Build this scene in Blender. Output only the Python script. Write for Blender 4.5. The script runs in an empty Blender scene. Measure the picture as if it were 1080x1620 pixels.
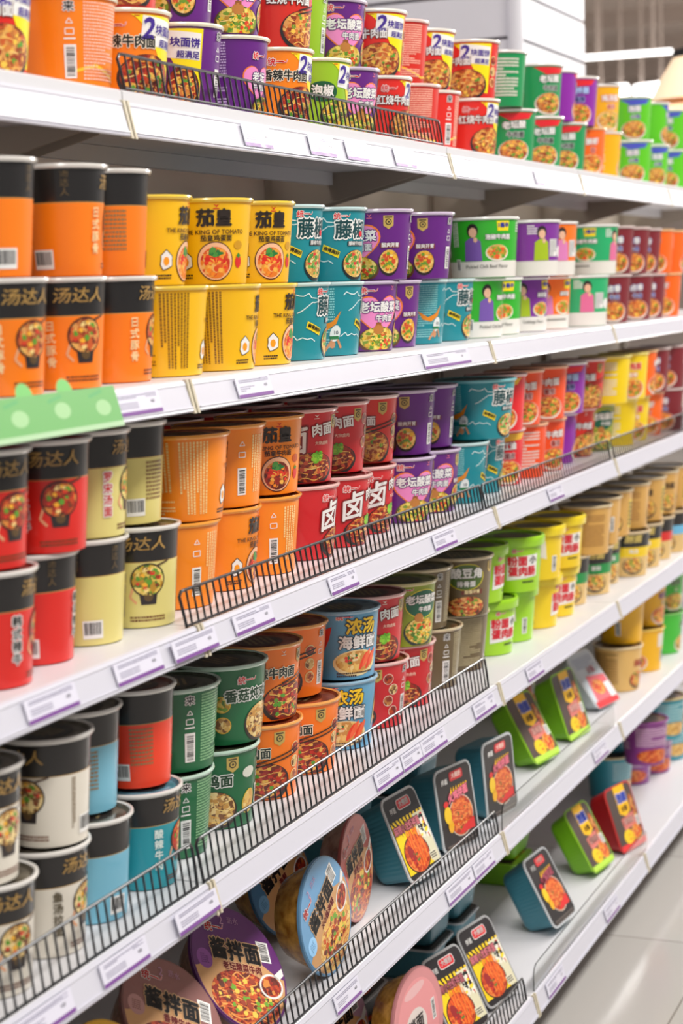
import bpy, bmesh, math, random
from mathutils import Vector, Matrix
rnd = random.Random(7)
SC = bpy.context.scene
COL = SC.collection
# ------------------------------------------------------------------ camera
H = 1.4724                      # camera height, floor at z = 0
CAMX = 1.0345                   # distance of the camera from the shelf fronts
F_PX = 2881.1
RV = Vector((0.92194, 0.38569, -0.03577)); UV = Vector((-0.01411, 0.12563, 0.99198))
WV = RV.cross(UV) * -1
CAMP = Vector((CAMX, 0, H))
cd = bpy.data.cameras.new('camera'); cam = bpy.data.objects.new('camera', cd); COL.objects.link(cam)
cd.sensor_fit = 'VERTICAL'; cd.sensor_height = 36.0; cd.lens = 36.0 * F_PX / 1620
cd.clip_start = .05; cd.clip_end = 100
cd.dof.use_dof = True; cd.dof.focus_distance = 2.75; cd.dof.aperture_fstop = 4.6
cam.matrix_world = Matrix(((RV.x, UV.x, -WV.x, CAMP.x), (RV.y, UV.y, -WV.y, CAMP.y), (RV.z, UV.z, -WV.z, CAMP.z), (0, 0, 0, 1)))
SC.camera = cam
SC.view_settings.view_transform = 'Standard'; SC.view_settings.look = 'None'
SC.view_settings.gamma = 1; SC.view_settings.use_curve_mapping = False
SC.view_settings.exposure = -0.16
# ------------------------------------------------------------------ light
W = bpy.data.worlds.new('world'); SC.world = W; W.use_nodes = True
W.node_tree.nodes['Background'].inputs[0].default_value = (1.0, .985, .97, 1)
W.node_tree.nodes['Background'].inputs[1].default_value = 0.36
def area(name, loc, sx, sy, power, rot=(0, 0, 0), col=(1, .98, .95)):
    l = bpy.data.lights.new(name, 'AREA'); l.shape = 'RECTANGLE'; l.size = sx; l.size_y = sy; l.energy = power; l.color = col
    o = bpy.data.objects.new(name, l); COL.objects.link(o); o.location = loc; o.rotation_euler = rot
    return o
for ly in (-.6, 2.6, 5.8, 9.0, 12.4, 15.8):
    area('ceiling_area_light', (1.75, ly, 3.66), .7, 2.6, 112 if ly < 8 else 300)  # aisle row; farthest lamps added and far power raised to brighten the background
for ly in (2.4, 5.4):
    area('ceiling_area_light', (-1.1, ly - .6, 3.66), .6, 2.0, 16)  # unseen fill lamps added above the shelves to brighten the white pillar
# ------------------------------------------------------------------ materials
MATS = {}
def lin(c): return tuple(((v / 255) / 12.92 if v / 255 <= .04045 else ((v / 255 + .055) / 1.055) ** 2.4) for v in c) + (1,)
def mat(name, c, rough=.5, metal=0, coat=0, bump=0, bscale=40, trans=0, emit=0, alpha=1, var=0):
    if name in MATS: return MATS[name]
    m = bpy.data.materials.new(name); m.use_nodes = True; nt = m.node_tree; b = nt.nodes['Principled BSDF']
    b.inputs['Base Color'].default_value = lin(c); b.inputs['Roughness'].default_value = rough; b.inputs['Metallic'].default_value = metal
    b.inputs['Coat Weight'].default_value = coat; b.inputs['Coat Roughness'].default_value = .12
    b.inputs['Transmission Weight'].default_value = trans; b.inputs['Alpha'].default_value = alpha
    if emit: b.inputs['Emission Color'].default_value = lin(c); b.inputs['Emission Strength'].default_value = emit
    if bump or var:
        tc = nt.nodes.new('ShaderNodeTexCoord'); n = nt.nodes.new('ShaderNodeTexNoise'); n.inputs['Scale'].default_value = bscale; n.inputs['Detail'].default_value = 3
        nt.links.new(tc.outputs['Object'], n.inputs['Vector'])
    if bump:
        bp = nt.nodes.new('ShaderNodeBump'); bp.inputs['Strength'].default_value = bump; bp.inputs['Distance'].default_value = .002
        nt.links.new(n.outputs['Fac'], bp.inputs['Height'])
        nt.links.new(bp.outputs['Normal'], b.inputs['Coat Normal'] if coat else b.inputs['Normal'])
    if var:
        r = nt.nodes.new('ShaderNodeValToRGB'); r.color_ramp.elements[0].position = .35; r.color_ramp.elements[1].position = .65
        r.color_ramp.elements[0].color = lin([max(0, v - var) for v in c]); r.color_ramp.elements[1].color = lin([min(255, v + var) for v in c])
        nt.links.new(n.outputs['Fac'], r.inputs[0]); nt.links.new(r.outputs[0], b.inputs['Base Color'])
    MATS[name] = m; return m
def ink(c):
    m = sum(c) / 3; d = tuple(min(255, max(0, int(m + (v - m) * 1.14))) for v in c)
    return mat('ink_%d_%d_%d' % tuple(c), d, rough=.42, coat=.45, bump=.35, bscale=30)
def foil(c): return mat('foil_%d_%d_%d' % tuple(c), c, rough=.3, metal=.45, coat=.5, bump=.45, bscale=55, var=22)
def food(name, cols, scale=170):
    if 'food_' + name in MATS: return MATS['food_' + name]
    m = bpy.data.materials.new('food_' + name); m.use_nodes = True; nt = m.node_tree; b = nt.nodes['Principled BSDF']
    b.inputs['Roughness'].default_value = .36; b.inputs['Coat Weight'].default_value = .35; b.inputs['Coat Roughness'].default_value = .12
    tc = nt.nodes.new('ShaderNodeTexCoord'); v = nt.nodes.new('ShaderNodeTexVoronoi'); v.inputs['Scale'].default_value = scale
    n = nt.nodes.new('ShaderNodeTexNoise'); n.inputs['Scale'].default_value = scale * .5
    mx = nt.nodes.new('ShaderNodeMix'); mx.data_type = 'VECTOR'; mx.inputs[0].default_value = .012
    nt.links.new(tc.outputs['Object'], n.inputs['Vector']); nt.links.new(tc.outputs['Object'], mx.inputs[4]); nt.links.new(n.outputs['Color'], mx.inputs[5])
    nt.links.new(mx.outputs[1], v.inputs['Vector'])
    sp = nt.nodes.new('ShaderNodeSeparateColor'); nt.links.new(v.outputs['Color'], sp.inputs[0])
    r = nt.nodes.new('ShaderNodeValToRGB'); r.color_ramp.interpolation = 'CONSTANT'
    for k, c in enumerate(cols):
        e = r.color_ramp.elements[k] if k < 2 else r.color_ramp.elements.new(k / len(cols))
        e.position = k / len(cols); e.color = lin(c)
    nt.links.new(sp.outputs[0], r.inputs[0]); nt.links.new(r.outputs[0], b.inputs['Base Color'])
    MATS['food_' + name] = m; return m
WHITE, BLACK, GOLD = (245, 243, 240), (20, 18, 19), (176, 142, 84)
F_BEEF = food('beef', [(196, 120, 58), (168, 74, 36), (222, 156, 84), (142, 52, 26), (232, 178, 92), (206, 92, 40)])
F_SPICY = food('spicy', [(150, 34, 22), (96, 26, 18), (196, 72, 30), (120, 40, 24), (222, 140, 60), (170, 44, 28)])
F_GREEN = food('greens', [(214, 178, 50), (120, 156, 44), (226, 196, 90), (80, 120, 36), (238, 214, 120), (190, 140, 40)])
F_TOM = food('tomato', [(222, 78, 34), (236, 132, 40), (204, 52, 30), (242, 164, 60), (226, 96, 40), (244, 190, 110)])
F_NOOD = food('noodle', [(236, 196, 110), (222, 170, 84), (244, 214, 142), (206, 146, 70), (238, 190, 96)])
F_RED = food('rednoodle', [(216, 84, 30), (232, 112, 44), (196, 62, 26), (240, 140, 62), (176, 48, 24)])
F_MUSH = food('mushroom', [(180, 130, 70), (226, 190, 120), (120, 76, 40), (214, 168, 90), (240, 214, 150)])
# ------------------------------------------------------------------ mesh helpers
def finish(bm, name, mats, parent=None, smooth=True, loc=None):
    me = bpy.data.meshes.new(name)
    bm.to_mesh(me); bm.free()
    for m in mats: me.materials.append(m)
    if smooth:
        me.polygons.foreach_set('use_smooth', [True] * len(me.polygons))
        me.set_sharp_from_angle(angle=math.radians(40))
    o = bpy.data.objects.new(name, me); COL.objects.link(o)
    if parent: o.parent = parent
    if loc: o.location = loc
    return o
def empty(name, loc=(0, 0, 0), rz=0):
    o = bpy.data.objects.new(name, None); COL.objects.link(o); o.location = loc; o.rotation_euler = (0, 0, rz); o.empty_display_size = .03
    return o
def tag(o, label=None, cat=None, group=None, kind=None):
    if label: o['label'] = label
    if cat: o['category'] = cat
    if group: o['group'] = group
    if kind: o['kind'] = kind
    return o
def box(bm, x0, y0, z0, x1, y1, z1, mi=0, bev=0):
    vs = [bm.verts.new(v) for v in ((x0, y0, z0), (x1, y0, z0), (x1, y1, z0), (x0, y1, z0), (x0, y0, z1), (x1, y0, z1), (x1, y1, z1), (x0, y1, z1))]
    fs = [bm.faces.new([vs[i] for i in f]) for f in ((3, 2, 1, 0), (4, 5, 6, 7), (0, 1, 5, 4), (1, 2, 6, 5), (2, 3, 7, 6), (3, 0, 4, 7))]
    for f in fs: f.material_index = mi
    if bev:
        es = list({e for f in fs for e in f.edges})
        r = bmesh.ops.bevel(bm, geom=es, offset=bev, segments=2, affect='EDGES', profile=.5)
        for f in r['faces']: f.material_index = mi
def prism(bm, prof, y0, y1, mi=0, cap=True):
    """closed x,z outline swept along y"""
    a = [bm.verts.new((x, y0, z)) for x, z in prof]; b = [bm.verts.new((x, y1, z)) for x, z in prof]
    n = len(prof)
    for i in range(n):
        f = bm.faces.new((a[i], a[(i + 1) % n], b[(i + 1) % n], b[i])); f.material_index = mi
    if cap:
        bm.faces.new(a[::-1]).material_index = mi; bm.faces.new(b).material_index = mi
def tube(bm, pts, r, mi=0, n=8):
    rings = []
    for i, p in enumerate(pts):
        p = Vector(p); d = (Vector(pts[min(i + 1, len(pts) - 1)]) - Vector(pts[max(i - 1, 0)])).normalized()
        a = d.orthogonal().normalized() if i == 0 else (rings[-1][1] - d * rings[-1][1].dot(d)).normalized()
        b = d.cross(a)
        rings.append(([bm.verts.new(p + (a * math.cos(t * math.tau / n) + b * math.sin(t * math.tau / n)) * r) for t in range(n)], a))
    for (r0, _), (r1, _) in zip(rings, rings[1:]):
        for k in range(n): bm.faces.new((r0[k], r0[(k + 1) % n], r1[(k + 1) % n], r1[k])).material_index = mi
    bm.faces.new(rings[0][0][::-1]).material_index = mi; bm.faces.new(rings[-1][0]).material_index = mi
def lathe(bm, prof, n=64, mids=None, cap0=False, cap1=False):
    rings = []
    for r, z in prof:
        rings.append([bm.verts.new((r * math.cos(k * math.tau / n), r * math.sin(k * math.tau / n), z)) for k in range(n)] if r > 1e-6 else [bm.verts.new((0, 0, z))])
    for i, (a, b) in enumerate(zip(rings, rings[1:])):
        for k in range(n):
            k2 = (k + 1) % n
            if len(a) == 1: f = bm.faces.new((a[0], b[k2], b[k]))
            elif len(b) == 1: f = bm.faces.new((a[k], a[k2], b[0]))
            else: f = bm.faces.new((a[k], a[k2], b[k2], b[k]))
            f.material_index = mids[i] if mids else 0
    if cap0: bm.faces.new(rings[0][::-1])
    if cap1: bm.faces.new(rings[-1])
# ------------------------------------------------------------------ printed artwork
TXT = {}
def text2d(s, off):
    k = (s, off)
    if k not in TXT:
        c = bpy.data.curves.new('t', 'FONT'); c.body = s; c.size = 1; c.offset = off; c.resolution_u = 2; c.align_x = 'CENTER'; c.align_y = 'CENTER'
        o = bpy.data.objects.new('t', c); COL.objects.link(o)
        me = bpy.data.meshes.new_from_object(o.evaluated_get(bpy.context.evaluated_depsgraph_get()))
        vs = [(v.co.x, v.co.y) for v in me.vertices]; fs = [tuple(p.vertices) for p in me.polygons]
        bpy.data.objects.remove(o); bpy.data.curves.remove(c); bpy.data.meshes.remove(me)
        if vs and not off:
            pass
        TXT[k] = (vs, fs)
    return TXT[k]
class Art:
    """flat artwork: items (verts, faces, material, level); x to the right, y up, metres"""
    def __init__(s): s.it = []
    def poly(s, pts, c, z=1):
        s.it.append((list(pts), [tuple(range(len(pts)))], c, z)); return s
    def rect(s, x0, y0, x1, y1, c, z=1): return s.poly([(x0, y0), (x1, y0), (x1, y1), (x0, y1)], c, z)
    def ell(s, cx, cy, rx, ry, c, z=1, n=30, a0=0, a1=math.tau, rot=0):
        ca, sa = math.cos(rot), math.sin(rot); p = []
        for k in range(n):
            t = a0 + (a1 - a0) * k / (n if a1 - a0 > 6.28 else n - 1); x, y = rx * math.cos(t), ry * math.sin(t)
            p.append((cx + x * ca - y * sa, cy + x * sa + y * ca))
        return s.poly(p, c, z)
    def line(s, pts, w, c, z=2):
        for (x0, y0), (x1, y1) in zip(pts, pts[1:]):
            d = math.hypot(x1 - x0, y1 - y0) or 1; nx, ny = -(y1 - y0) / d * w / 2, (x1 - x0) / d * w / 2
            s.poly([(x0 - nx, y0 - ny), (x1 - nx, y1 - ny), (x1 + nx, y1 + ny), (x0 + nx, y0 + ny)], c, z)
        return s
    def text(s, t, cx, cy, h, c, out=None, bold=.025, ow=.07, sx=1, rot=0, z=5, skew=0):
        ca, sa = math.cos(rot), math.sin(rot)
        vs, fs = text2d(t, 0); b = bold * .75; n = len(vs)
        for k, rad, col, lv in (((8, b + ow * .85, out, z),) if out else ()) + ((4, b, c, z + 1),):
            q = []; g = []
            for i in range(k):     # heavier strokes and outlines from shifted copies
                dx, dy = rad * math.cos(i * math.tau / k), rad * math.sin(i * math.tau / k)
                for x, y in vs:
                    x += dx; y += dy; x = (x + y * skew) * h * sx; y *= h
                    q.append((cx + x * ca - y * sa, cy + x * sa + y * ca))
                g += [tuple(j + i * n for j in f) for f in fs]
            s.it.append((q, g, col, lv))
        return s
    def vtext(s, t, cx, cy, h, c, out=None, step=1.1, **k):
        for i, ch in enumerate(t): s.text(ch, cx, cy - i * h * step, h, c, out, **k)
        return s
    def bars(s, cx, cy, w, h, n=22, vertical=True, z=2):
        s.rect(cx - w / 2, cy - h / 2, cx + w / 2, cy + h / 2, WHITE, z)
        R = random.Random(int(cx * 1e5) + 3); L = (h if vertical else w) * .86; x = -L / 2
        while x < L / 2:
            t = L / n * R.choice((.35, .5, .8, 1.1)); 
            if vertical: s.rect(cx - w * .32, cy + x, cx + w * .36, min(cy + x + t, cy + L / 2), BLACK, z + 1)
            else: s.rect(cx + x, cy - h * .28, min(cx + x + t, cx + L / 2), cy + h * .4, BLACK, z + 1)
            x += t + L / n * R.choice((.4, .6, .9))
        return s
    def block(s, x0, y0, x1, y1, c, rows=14, z=1, fill=.8):
        """illegible small print"""
        R = random.Random(int(x0 * 1e4) + rows); dy = (y1 - y0) / rows
        for k in range(rows):
            x = x0; y = y1 - (k + 1) * dy; end = x1 if R.random() < fill else x0 + (x1 - x0) * R.uniform(.3, .9)
            while x < end:
                w = R.uniform(.0012, .004); s.rect(x, y + dy * .2, min(x + w, x1), y + dy * .78, c, z); x += w + .0008
        return s
    def vblock(s, x0, y0, x1, y1, c, cols=8, z=1):
        R = random.Random(int(x0 * 1e4) + cols); dx = (x1 - x0) / cols
        for k in range(cols):
            y = y1; x = x0 + k * dx; end = y0 if R.random() < .7 else y0 + (y1 - y0) * R.uniform(.1, .6)
            while y > end:
                w = R.uniform(.0012, .004); s.rect(x + dx * .2, max(y - w, y0), x + dx * .78, y, c, z); y -= w + .0008
        return s
    def chunks(s, cx, cy, rx, ry, cols, n=26, size=.004, z=4, seed=1):
        R = random.Random(seed)
        for k in range(n):
            a = R.uniform(0, math.tau); q = math.sqrt(R.random()) * .82; x = cx + rx * q * math.cos(a); y = cy + ry * q * math.sin(a)
            m = R.randint(4, 7); t0 = R.uniform(0, 6); sz = size * R.uniform(.6, 1.25)
            s.poly([(x + sz * R.uniform(.7, 1.1) * math.cos(t0 + j * math.tau / m), y + sz * R.uniform(.55, .95) * math.sin(t0 + j * math.tau / m)) for j in range(m)], cols[k % len(cols)], z + .015 * k / 1)
        return s
    def noodles(s, cx, cy, rx, ry, cols, n=14, w=.0011, z=4, seed=2, vert=False):
        R = random.Random(seed)
        for k in range(n):
            q = (k + .5) / n * 2 - 1; L = math.sqrt(max(0, 1 - q * q)) * .9; ph = R.uniform(0, 6); p = []
            for j in range(9):
                t = -1 + j / 4
                if vert: p.append((cx + rx * (q + .06 * math.sin(t * 4 + ph)), cy + ry * L * t))
                else: p.append((cx + rx * L * t, cy + ry * (q + .1 * math.sin(t * 4 + ph))))
            s.line(p, w, cols[k % len(cols)], z + .01 * k)
        return s
    def bowl(s, cx, cy, rx, ry, fm, cols, rim=(38, 34, 34), seed=1, tilt=0, chopsticks=False, n=44, size=.0044):
        s.ell(cx, cy - ry * .1, rx * 1.1, ry * 1.12, rim, 2, rot=tilt)
        s.ell(cx, cy, rx, ry, fm, 3, rot=tilt)
        s.noodles(cx, cy, rx * .95, ry * .95, [(240, 200, 110), (226, 168, 80), (246, 216, 140)], n=5, w=.0013, z=3.2, seed=seed)
        s.chunks(cx, cy, rx, ry, cols, n=n, size=size, z=3.5, seed=seed)
        if chopsticks:
            s.line([(cx - rx * .3, cy + ry * 1.0), (cx + rx * 1.7, cy + ry * 1.7)], .0022, (40, 24, 18), 4.5)
            s.line([(cx - rx * .3, cy + ry * .8), (cx + rx * 1.7, cy + ry * 1.45)], .0022, (40, 24, 18), 4.5)
        return s
    def brand(s, cx, cy, h, c=(214, 34, 40)):
        s.text('统一', cx, cy, h, c, WHITE, bold=.03, ow=.08)
        s.line([(cx + h * .75, cy), (cx + h * 1.25, cy + h * .02), (cx + h * 1.4, cy + h * .4)], h * .14, WHITE, 5)
        s.line([(cx + h * .75, cy), (cx + h * 1.25, cy + h * .02), (cx + h * 1.38, cy + h * .38)], h * .07, c, 6)
        return s
    def bird(s, cx, cy, k, c=(196, 34, 36)):
        return s.poly([(cx - k, cy + k * .7), (cx, cy - k * .1), (cx + k, cy + k * .5), (cx + k * .15, cy - k * .7)], c, 3).rect(cx - k, cy - k * 1.3, cx + k, cy - k * 1.0, c, 3)
    def shield(s, cx, cy, k, c=(196, 168, 96)):
        s.poly([(cx - k, cy + k * 1.3), (cx + k, cy + k * 1.3), (cx + k, cy - k * .6), (cx, cy - k * 1.3), (cx - k, cy - k * .6)], c, 2)
        s.ell(cx, cy + k * .1, k * .62, k * .62, (70, 60, 40), 3); s.ell(cx, cy + k * .1, k * .42, k * .42, c, 4); s.ell(cx, cy + k * .1, k * .2, k * .2, (70, 60, 40), 5)
        return s.rect(cx - k * .7, cy + k * .85, cx + k * .7, cy + k * 1.1, (70, 60, 40), 3)
    def heart(s, cx, cy, k, c, z=2):
        p = []
        for j in range(40):
            t = j / 40 * math.tau
            p.append((cx + k * 1.05 * math.sin(t) ** 3, cy + k / 16 * (13 * math.cos(t) - 5 * math.cos(2 * t) - 2 * math.cos(3 * t) - math.cos(4 * t))))
        return s.poly(p, c, z)
def stamp(bm, art, mats, mapper, cut=0):
    """adds artwork to a mesh; with cut > 0 it is sliced so that it bends round a curved wall"""
    for vs, fs, c, z in art.it:
        m = c if isinstance(c, bpy.types.Material) else ink(c)
        if m not in mats: mats.append(m)
        mi = mats.index(m)
        tb = bmesh.new(); bv = [tb.verts.new((x, y, 0)) for x, y in vs]
        for f in fs:
            try: tb.faces.new([bv[i] for i in f])
            except ValueError: pass
        if cut:
            xs = [v[0] for v in vs]; k = math.ceil(min(xs) / cut)
            while k * cut < max(xs):
                bmesh.ops.bisect_plane(tb, geom=tb.verts[:] + tb.edges[:] + tb.faces[:], plane_co=(k * cut, 0, 0), plane_no=(1, 0, 0)); k += 1
        tb.normal_update()
        nv = {v: bm.verts.new(mapper(v.co.x, v.co.y, .0003 + .00018 * z)) for v in tb.verts}
        for f in tb.faces:
            q = [nv[v] for v in f.verts]
            nf = bm.faces.new(q if f.normal.z > 0 else q[::-1]); nf.material_index = mi
        tb.free()
# ------------------------------------------------------------------ noodle cups
KINDS = {}
def cup_kind(key, R, h, base, art, bands=(), rim=(240, 236, 228), lid=(120, 40, 30), tub=False, taper=.78, look='', name='noodle_tub', foot=None):
    """base colour, bands = [(v0, v1, colour)] with v as a fraction of the height"""
    rb = R * taper; Rb = R - (.006 if tub else .003)
    hb = h - (.014 if tub else .002)
    cuts = sorted({0, 1} | {b[0] for b in bands} | {b[1] for b in bands})
    mats = [ink(base)]
    bm = bmesh.new(); prof = [(0, .003), (rb - .004, .003), (rb - .002, 0), (rb, .001)]; mids = [0, 0, 0]
    for v0, v1 in zip(cuts, cuts[1:]):
        c = base
        for b in bands:
            if b[0] <= v0 + 1e-6 and v1 <= b[1] + 1e-6: c = b[2]
        m = c if isinstance(c, bpy.types.Material) else ink(c)
        if m not in mats: mats.append(m)
        prof.append((rb + (Rb - rb) * v1, .001 + (hb - .001) * v1)); mids.append(mats.index(m))
    lathe(bm, prof, 64, mids)
    rm = (rb + Rb) / 2
    def mp(x, y, d):
        y = min(max(y, .0025), hb - .0065); t = x / rm; r = rb + (Rb - rb) * y / hb + d
        return (r * math.cos(t), r * math.sin(t), y)
    stamp(bm, art, mats, mp, cut=.006)
    body = finish(bm, 'cup_body', mats)
    bm = bmesh.new()
    if tub:
        lathe(bm, [(R - .004, hb - .006), (R, hb - .006), (R + .0012, hb + .004), (R + .0012, hb + .011), (R - .001, hb + .014), (R - .006, hb + .013), (R - .007, hb + .009)], 64)
    else:
        lathe(bm, [(R - .003, h - .005), (R - .0008, h - .0058), (R + .0008, h - .003), (R + .0002, h - .0005), (R - .002, h), (R - .0045, h - .0015)], 64)
    rimo = finish(bm, 'rim', [mat('rim_%d_%d_%d' % rim, rim, rough=.22, coat=.6, bump=.25, bscale=60)])
    bm = bmesh.new(); zz = hb + .0085 if tub else h - .0048
    lathe(bm, [(R - (.0068 if tub else .0045), zz + (0 if tub else .0028)), (R - .009, zz), (R * .8, zz + .0008), (R * .45, zz + .0013), (0, zz + .0015)], 48)
    R_ = random.Random(len(KINDS))
    la = Art(); la.ell(0, 0, R * .62, R * .55, lid[1] if isinstance(lid, list) else tuple(int(v * .72) for v in lid), 0)
    l0 = lid[0] if isinstance(lid, list) else lid
    lm = [foil(l0), foil(lid[1] if isinstance(lid, list) else tuple(int(v * .7) for v in lid)), foil((150, 130, 90))]
    bm2 = la.it
    for vs, fs, c, z in la.it:
        f = bm.faces.new([bm.verts.new((x, y, zz + .0019)) for x, y in vs]); f.material_index = 1
    for k in range(5):
        y = -R * .3 + k * R * .14; w = R * R_.uniform(.2, .42)
        f = bm.faces.new([bm.verts.new(p) for p in ((-w, y, zz + .0022), (w, y, zz + .0022), (w, y + R * .07, zz + .0022), (-w, y + R * .07, zz + .0022))]); f.material_index = 2
    lido = finish(bm, 'lid', lm)
    KINDS[key] = dict(R=R + .0012, h=h, parts=[body, rimo, lido], look=look, name=name, bar=-95 if (tub or 'tall' in key or 'tomato' in key) else 155)
    for o in KINDS[key]['parts']: COL.objects.unlink(o)
RC = [(206, 130, 66), (232, 170, 80), (150, 64, 30), (96, 150, 50), (240, 200, 90)]
B_R, B_H = .067, .115
def base_art(barcol=WHITE, txt=(240, 220, 200), dark=BLACK, shield=True):
    a = Art()
    # side with icons and barcode, then the small print, then the front at x = 0
    a.text('来', -.165, .098, .013, dark, WHITE, ow=.09)
    a.line([(-.169, .079), (-.165, .085), (-.161, .079), (-.169, .079)], .001, barcol)
    a.line([(-.17, .066), (-.16, .066), (-.16, .073), (-.17, .073), (-.17, .066)], .0012, barcol)
    a.rect(-.172, .060, -.158, .062, barcol)
    a.bars(-.165, .034, .015, .040)
    a.block(-.148, .012, -.085, .106, txt, rows=24)
    if shield: a.shield(.056, .093, .0085)
    a.text('来', .112, .098, .012, dark, WHITE, ow=.09).line([(.108, .079), (.112, .085), (.116, .079), (.108, .079)], .001, barcol).line([(.107, .066), (.117, .066), (.117, .073), (.107, .073), (.107, .066)], .0012, barcol)
    a.bars(.112, .036, .014, .038)
    return a
def promo(a, body=(246, 224, 20)):
    a.poly([(-.006, .114), (.080, .114), (.074, .010), (.054, .012), (.046, .045), (.030, .076), (.012, .098)], body, 1)
    a.poly([(.012, .070), (.074, .064), (.077, .100), (.016, .106)], WHITE, 2)
    a.text('2', .024, .088, .037, (70, 44, 140), WHITE, bold=.05, skew=.2, ow=.05)
    a.text('块面饼', .0545, .087, .0135, (70, 44, 140), WHITE, bold=.05, rot=-.06)
    a.text('超满足', .058, .071, .0105, (70, 44, 140), WHITE, bold=.04, rot=-.06)
    return a.bird(.008, .109, .0035)
def sauer(prom=False):
    a = base_art(txt=(214, 190, 226))
    a.heart(0, .060, .041, (236, 132, 52), 1); a.heart(0, .060, .038, (240, 150, 204), 2)
    a.bowl(0, .020, .036, .020, F_GREEN, [(90, 140, 40), (232, 196, 60), (210, 70, 40), (240, 220, 120)], rim=(96, 60, 30), seed=4)
    a.ell(-.002, .036, .010, .008, (190, 128, 66), 4.4).rect(-.007, .042, .003, .047, (150, 92, 44), 4.5)
    a.text('老坛酸菜', 0, .071, .0185, WHITE, (84, 30, 110), sx=.98, bold=.05, ow=.09)
    a.text('牛肉面', .010, .053, .0125, WHITE, (84, 30, 110), bold=.04, ow=.09)
    a.brand(-.022, .098, .012); a.bird(.026, .105, .004, (226, 120, 150))
    a.bowl(.058, .030, .018, .019, F_NOOD, [(200, 80, 40), (110, 150, 50), (230, 180, 60)], rim=(30, 24, 24), seed=9)
    a.rect(.042, .052, .078, .060, (120, 50, 60), 4.6).text('酸爽开胃', .060, .056, .008, WHITE, bold=.03)
    if prom: promo(a)
    return a
cup_kind('purple', B_R, B_H, (100, 32, 124), sauer(), look='purple pickled-cabbage noodle tub', rim=(206, 190, 214), lid=[(92, 62, 84), (60, 40, 40)])
cup_kind('purple_promo', B_R, B_H, (100, 32, 124), promo(base_art(txt=(214, 190, 226), shield=False).bowl(.05, .03, .022, .026, F_SPICY, RC, seed=21).heart(-.03, .05, .03, (236, 132, 52), 1).heart(-.03, .05, .028, (240, 150, 204), 2).text('老坛', -.03, .056, .015, WHITE, (84, 30, 110), bold=.05, ow=.09).text('牛肉面', -.028, .042, .010, WHITE, (84, 30, 110), bold=.04).brand(-.034, .086, .011).bowl(-.015, .016, .026, .014, F_GREEN, [(90, 140, 40), (232, 196, 60), (210, 70, 40)], rim=(96, 60, 30), seed=4)),
         look='purple noodle tub with yellow corner', rim=(246, 240, 214), lid=[(92, 62, 84), (60, 40, 40)])
def redbeef(prom, body, title, tc, tout, fm, cols, txt=(250, 200, 180)):
    a = base_art(txt=txt, shield=not prom)
    a.bowl(.024 if prom else .030, .029, .041, .028, fm, cols, seed=len(title) + prom, chopsticks=not prom)
    a.text(title, -.004 if prom else .004, .072, .0172, tc, tout, sx=.9, bold=.04, ow=.08)
    a.brand(-.022, .092, .012)
    a.line([(-.17, .02), (-.13, .03), (-.08, .012), (-.045, .016)], .004, (244, 196, 60), 1)
    if prom: promo(a)
    else: a.bird(.02, .104, .004, (244, 220, 200))
    for k in range(3): a.ell(.088, .074 - k * .021, .0092, .0092, (240, 214, 160), 2).ell(.088, .074 - k * .021, .0082, .0075, (F_SPICY, F_MUSH, F_BEEF)[k], 3)
    return a
cup_kind('red', B_R, B_H, (206, 48, 34), redbeef(0, 0, '红烧牛肉面', WHITE, (90, 30, 20), F_BEEF, RC), look='red braised-beef noodle tub', rim=(240, 214, 206), lid=[(130, 48, 40), (70, 30, 26)])
cup_kind('red_promo', B_R, B_H, (212, 44, 34), redbeef(1, 0, '红烧牛肉面', WHITE, (90, 30, 20), F_BEEF, RC), look='red braised-beef noodle tub with yellow corner', rim=(244, 238, 226), lid=[(130, 48, 40), (70, 30, 26)])
cup_kind('orange_promo', B_R, B_H, (245, 136, 22), redbeef(1, 0, '香辣牛肉面', (30, 34, 32), (250, 240, 220), F_SPICY, [(120, 26, 20), (180, 50, 30), (90, 150, 50), (226, 180, 90)]), look='orange spicy-beef noodle tub with yellow corner', rim=(246, 238, 214), lid=[(170, 80, 40), (80, 40, 26)])
cup_kind('orange_beef', B_R, B_H, (244, 126, 26), redbeef(0, 0, '香辣牛肉面', (30, 44, 40), (250, 240, 220), F_SPICY, [(120, 26, 20), (180, 50, 30), (90, 150, 50), (226, 180, 90)]), look='orange spicy-beef noodle tub', rim=(240, 170, 90), lid=[(150, 70, 40), (80, 36, 24)])
gp = base_art(txt=(70, 110, 40), shield=False); gp.bowl(.02, .026, .036, .022, F_GREEN, [(90, 150, 40), (200, 220, 80), (230, 180, 60), (60, 110, 40)], seed=6)
gp.ell(-.014, .062, .026, .016, (20, 84, 50), 2).text('泡椒', -.014, .062, .019, WHITE, (16, 60, 36), bold=.05)
cup_kind('lime_promo', B_R, B_H, (150, 190, 44), promo(gp), look='lime pickled-pepper noodle tub', rim=(246, 240, 214), lid=[(120, 130, 50), (60, 70, 30)])
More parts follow.
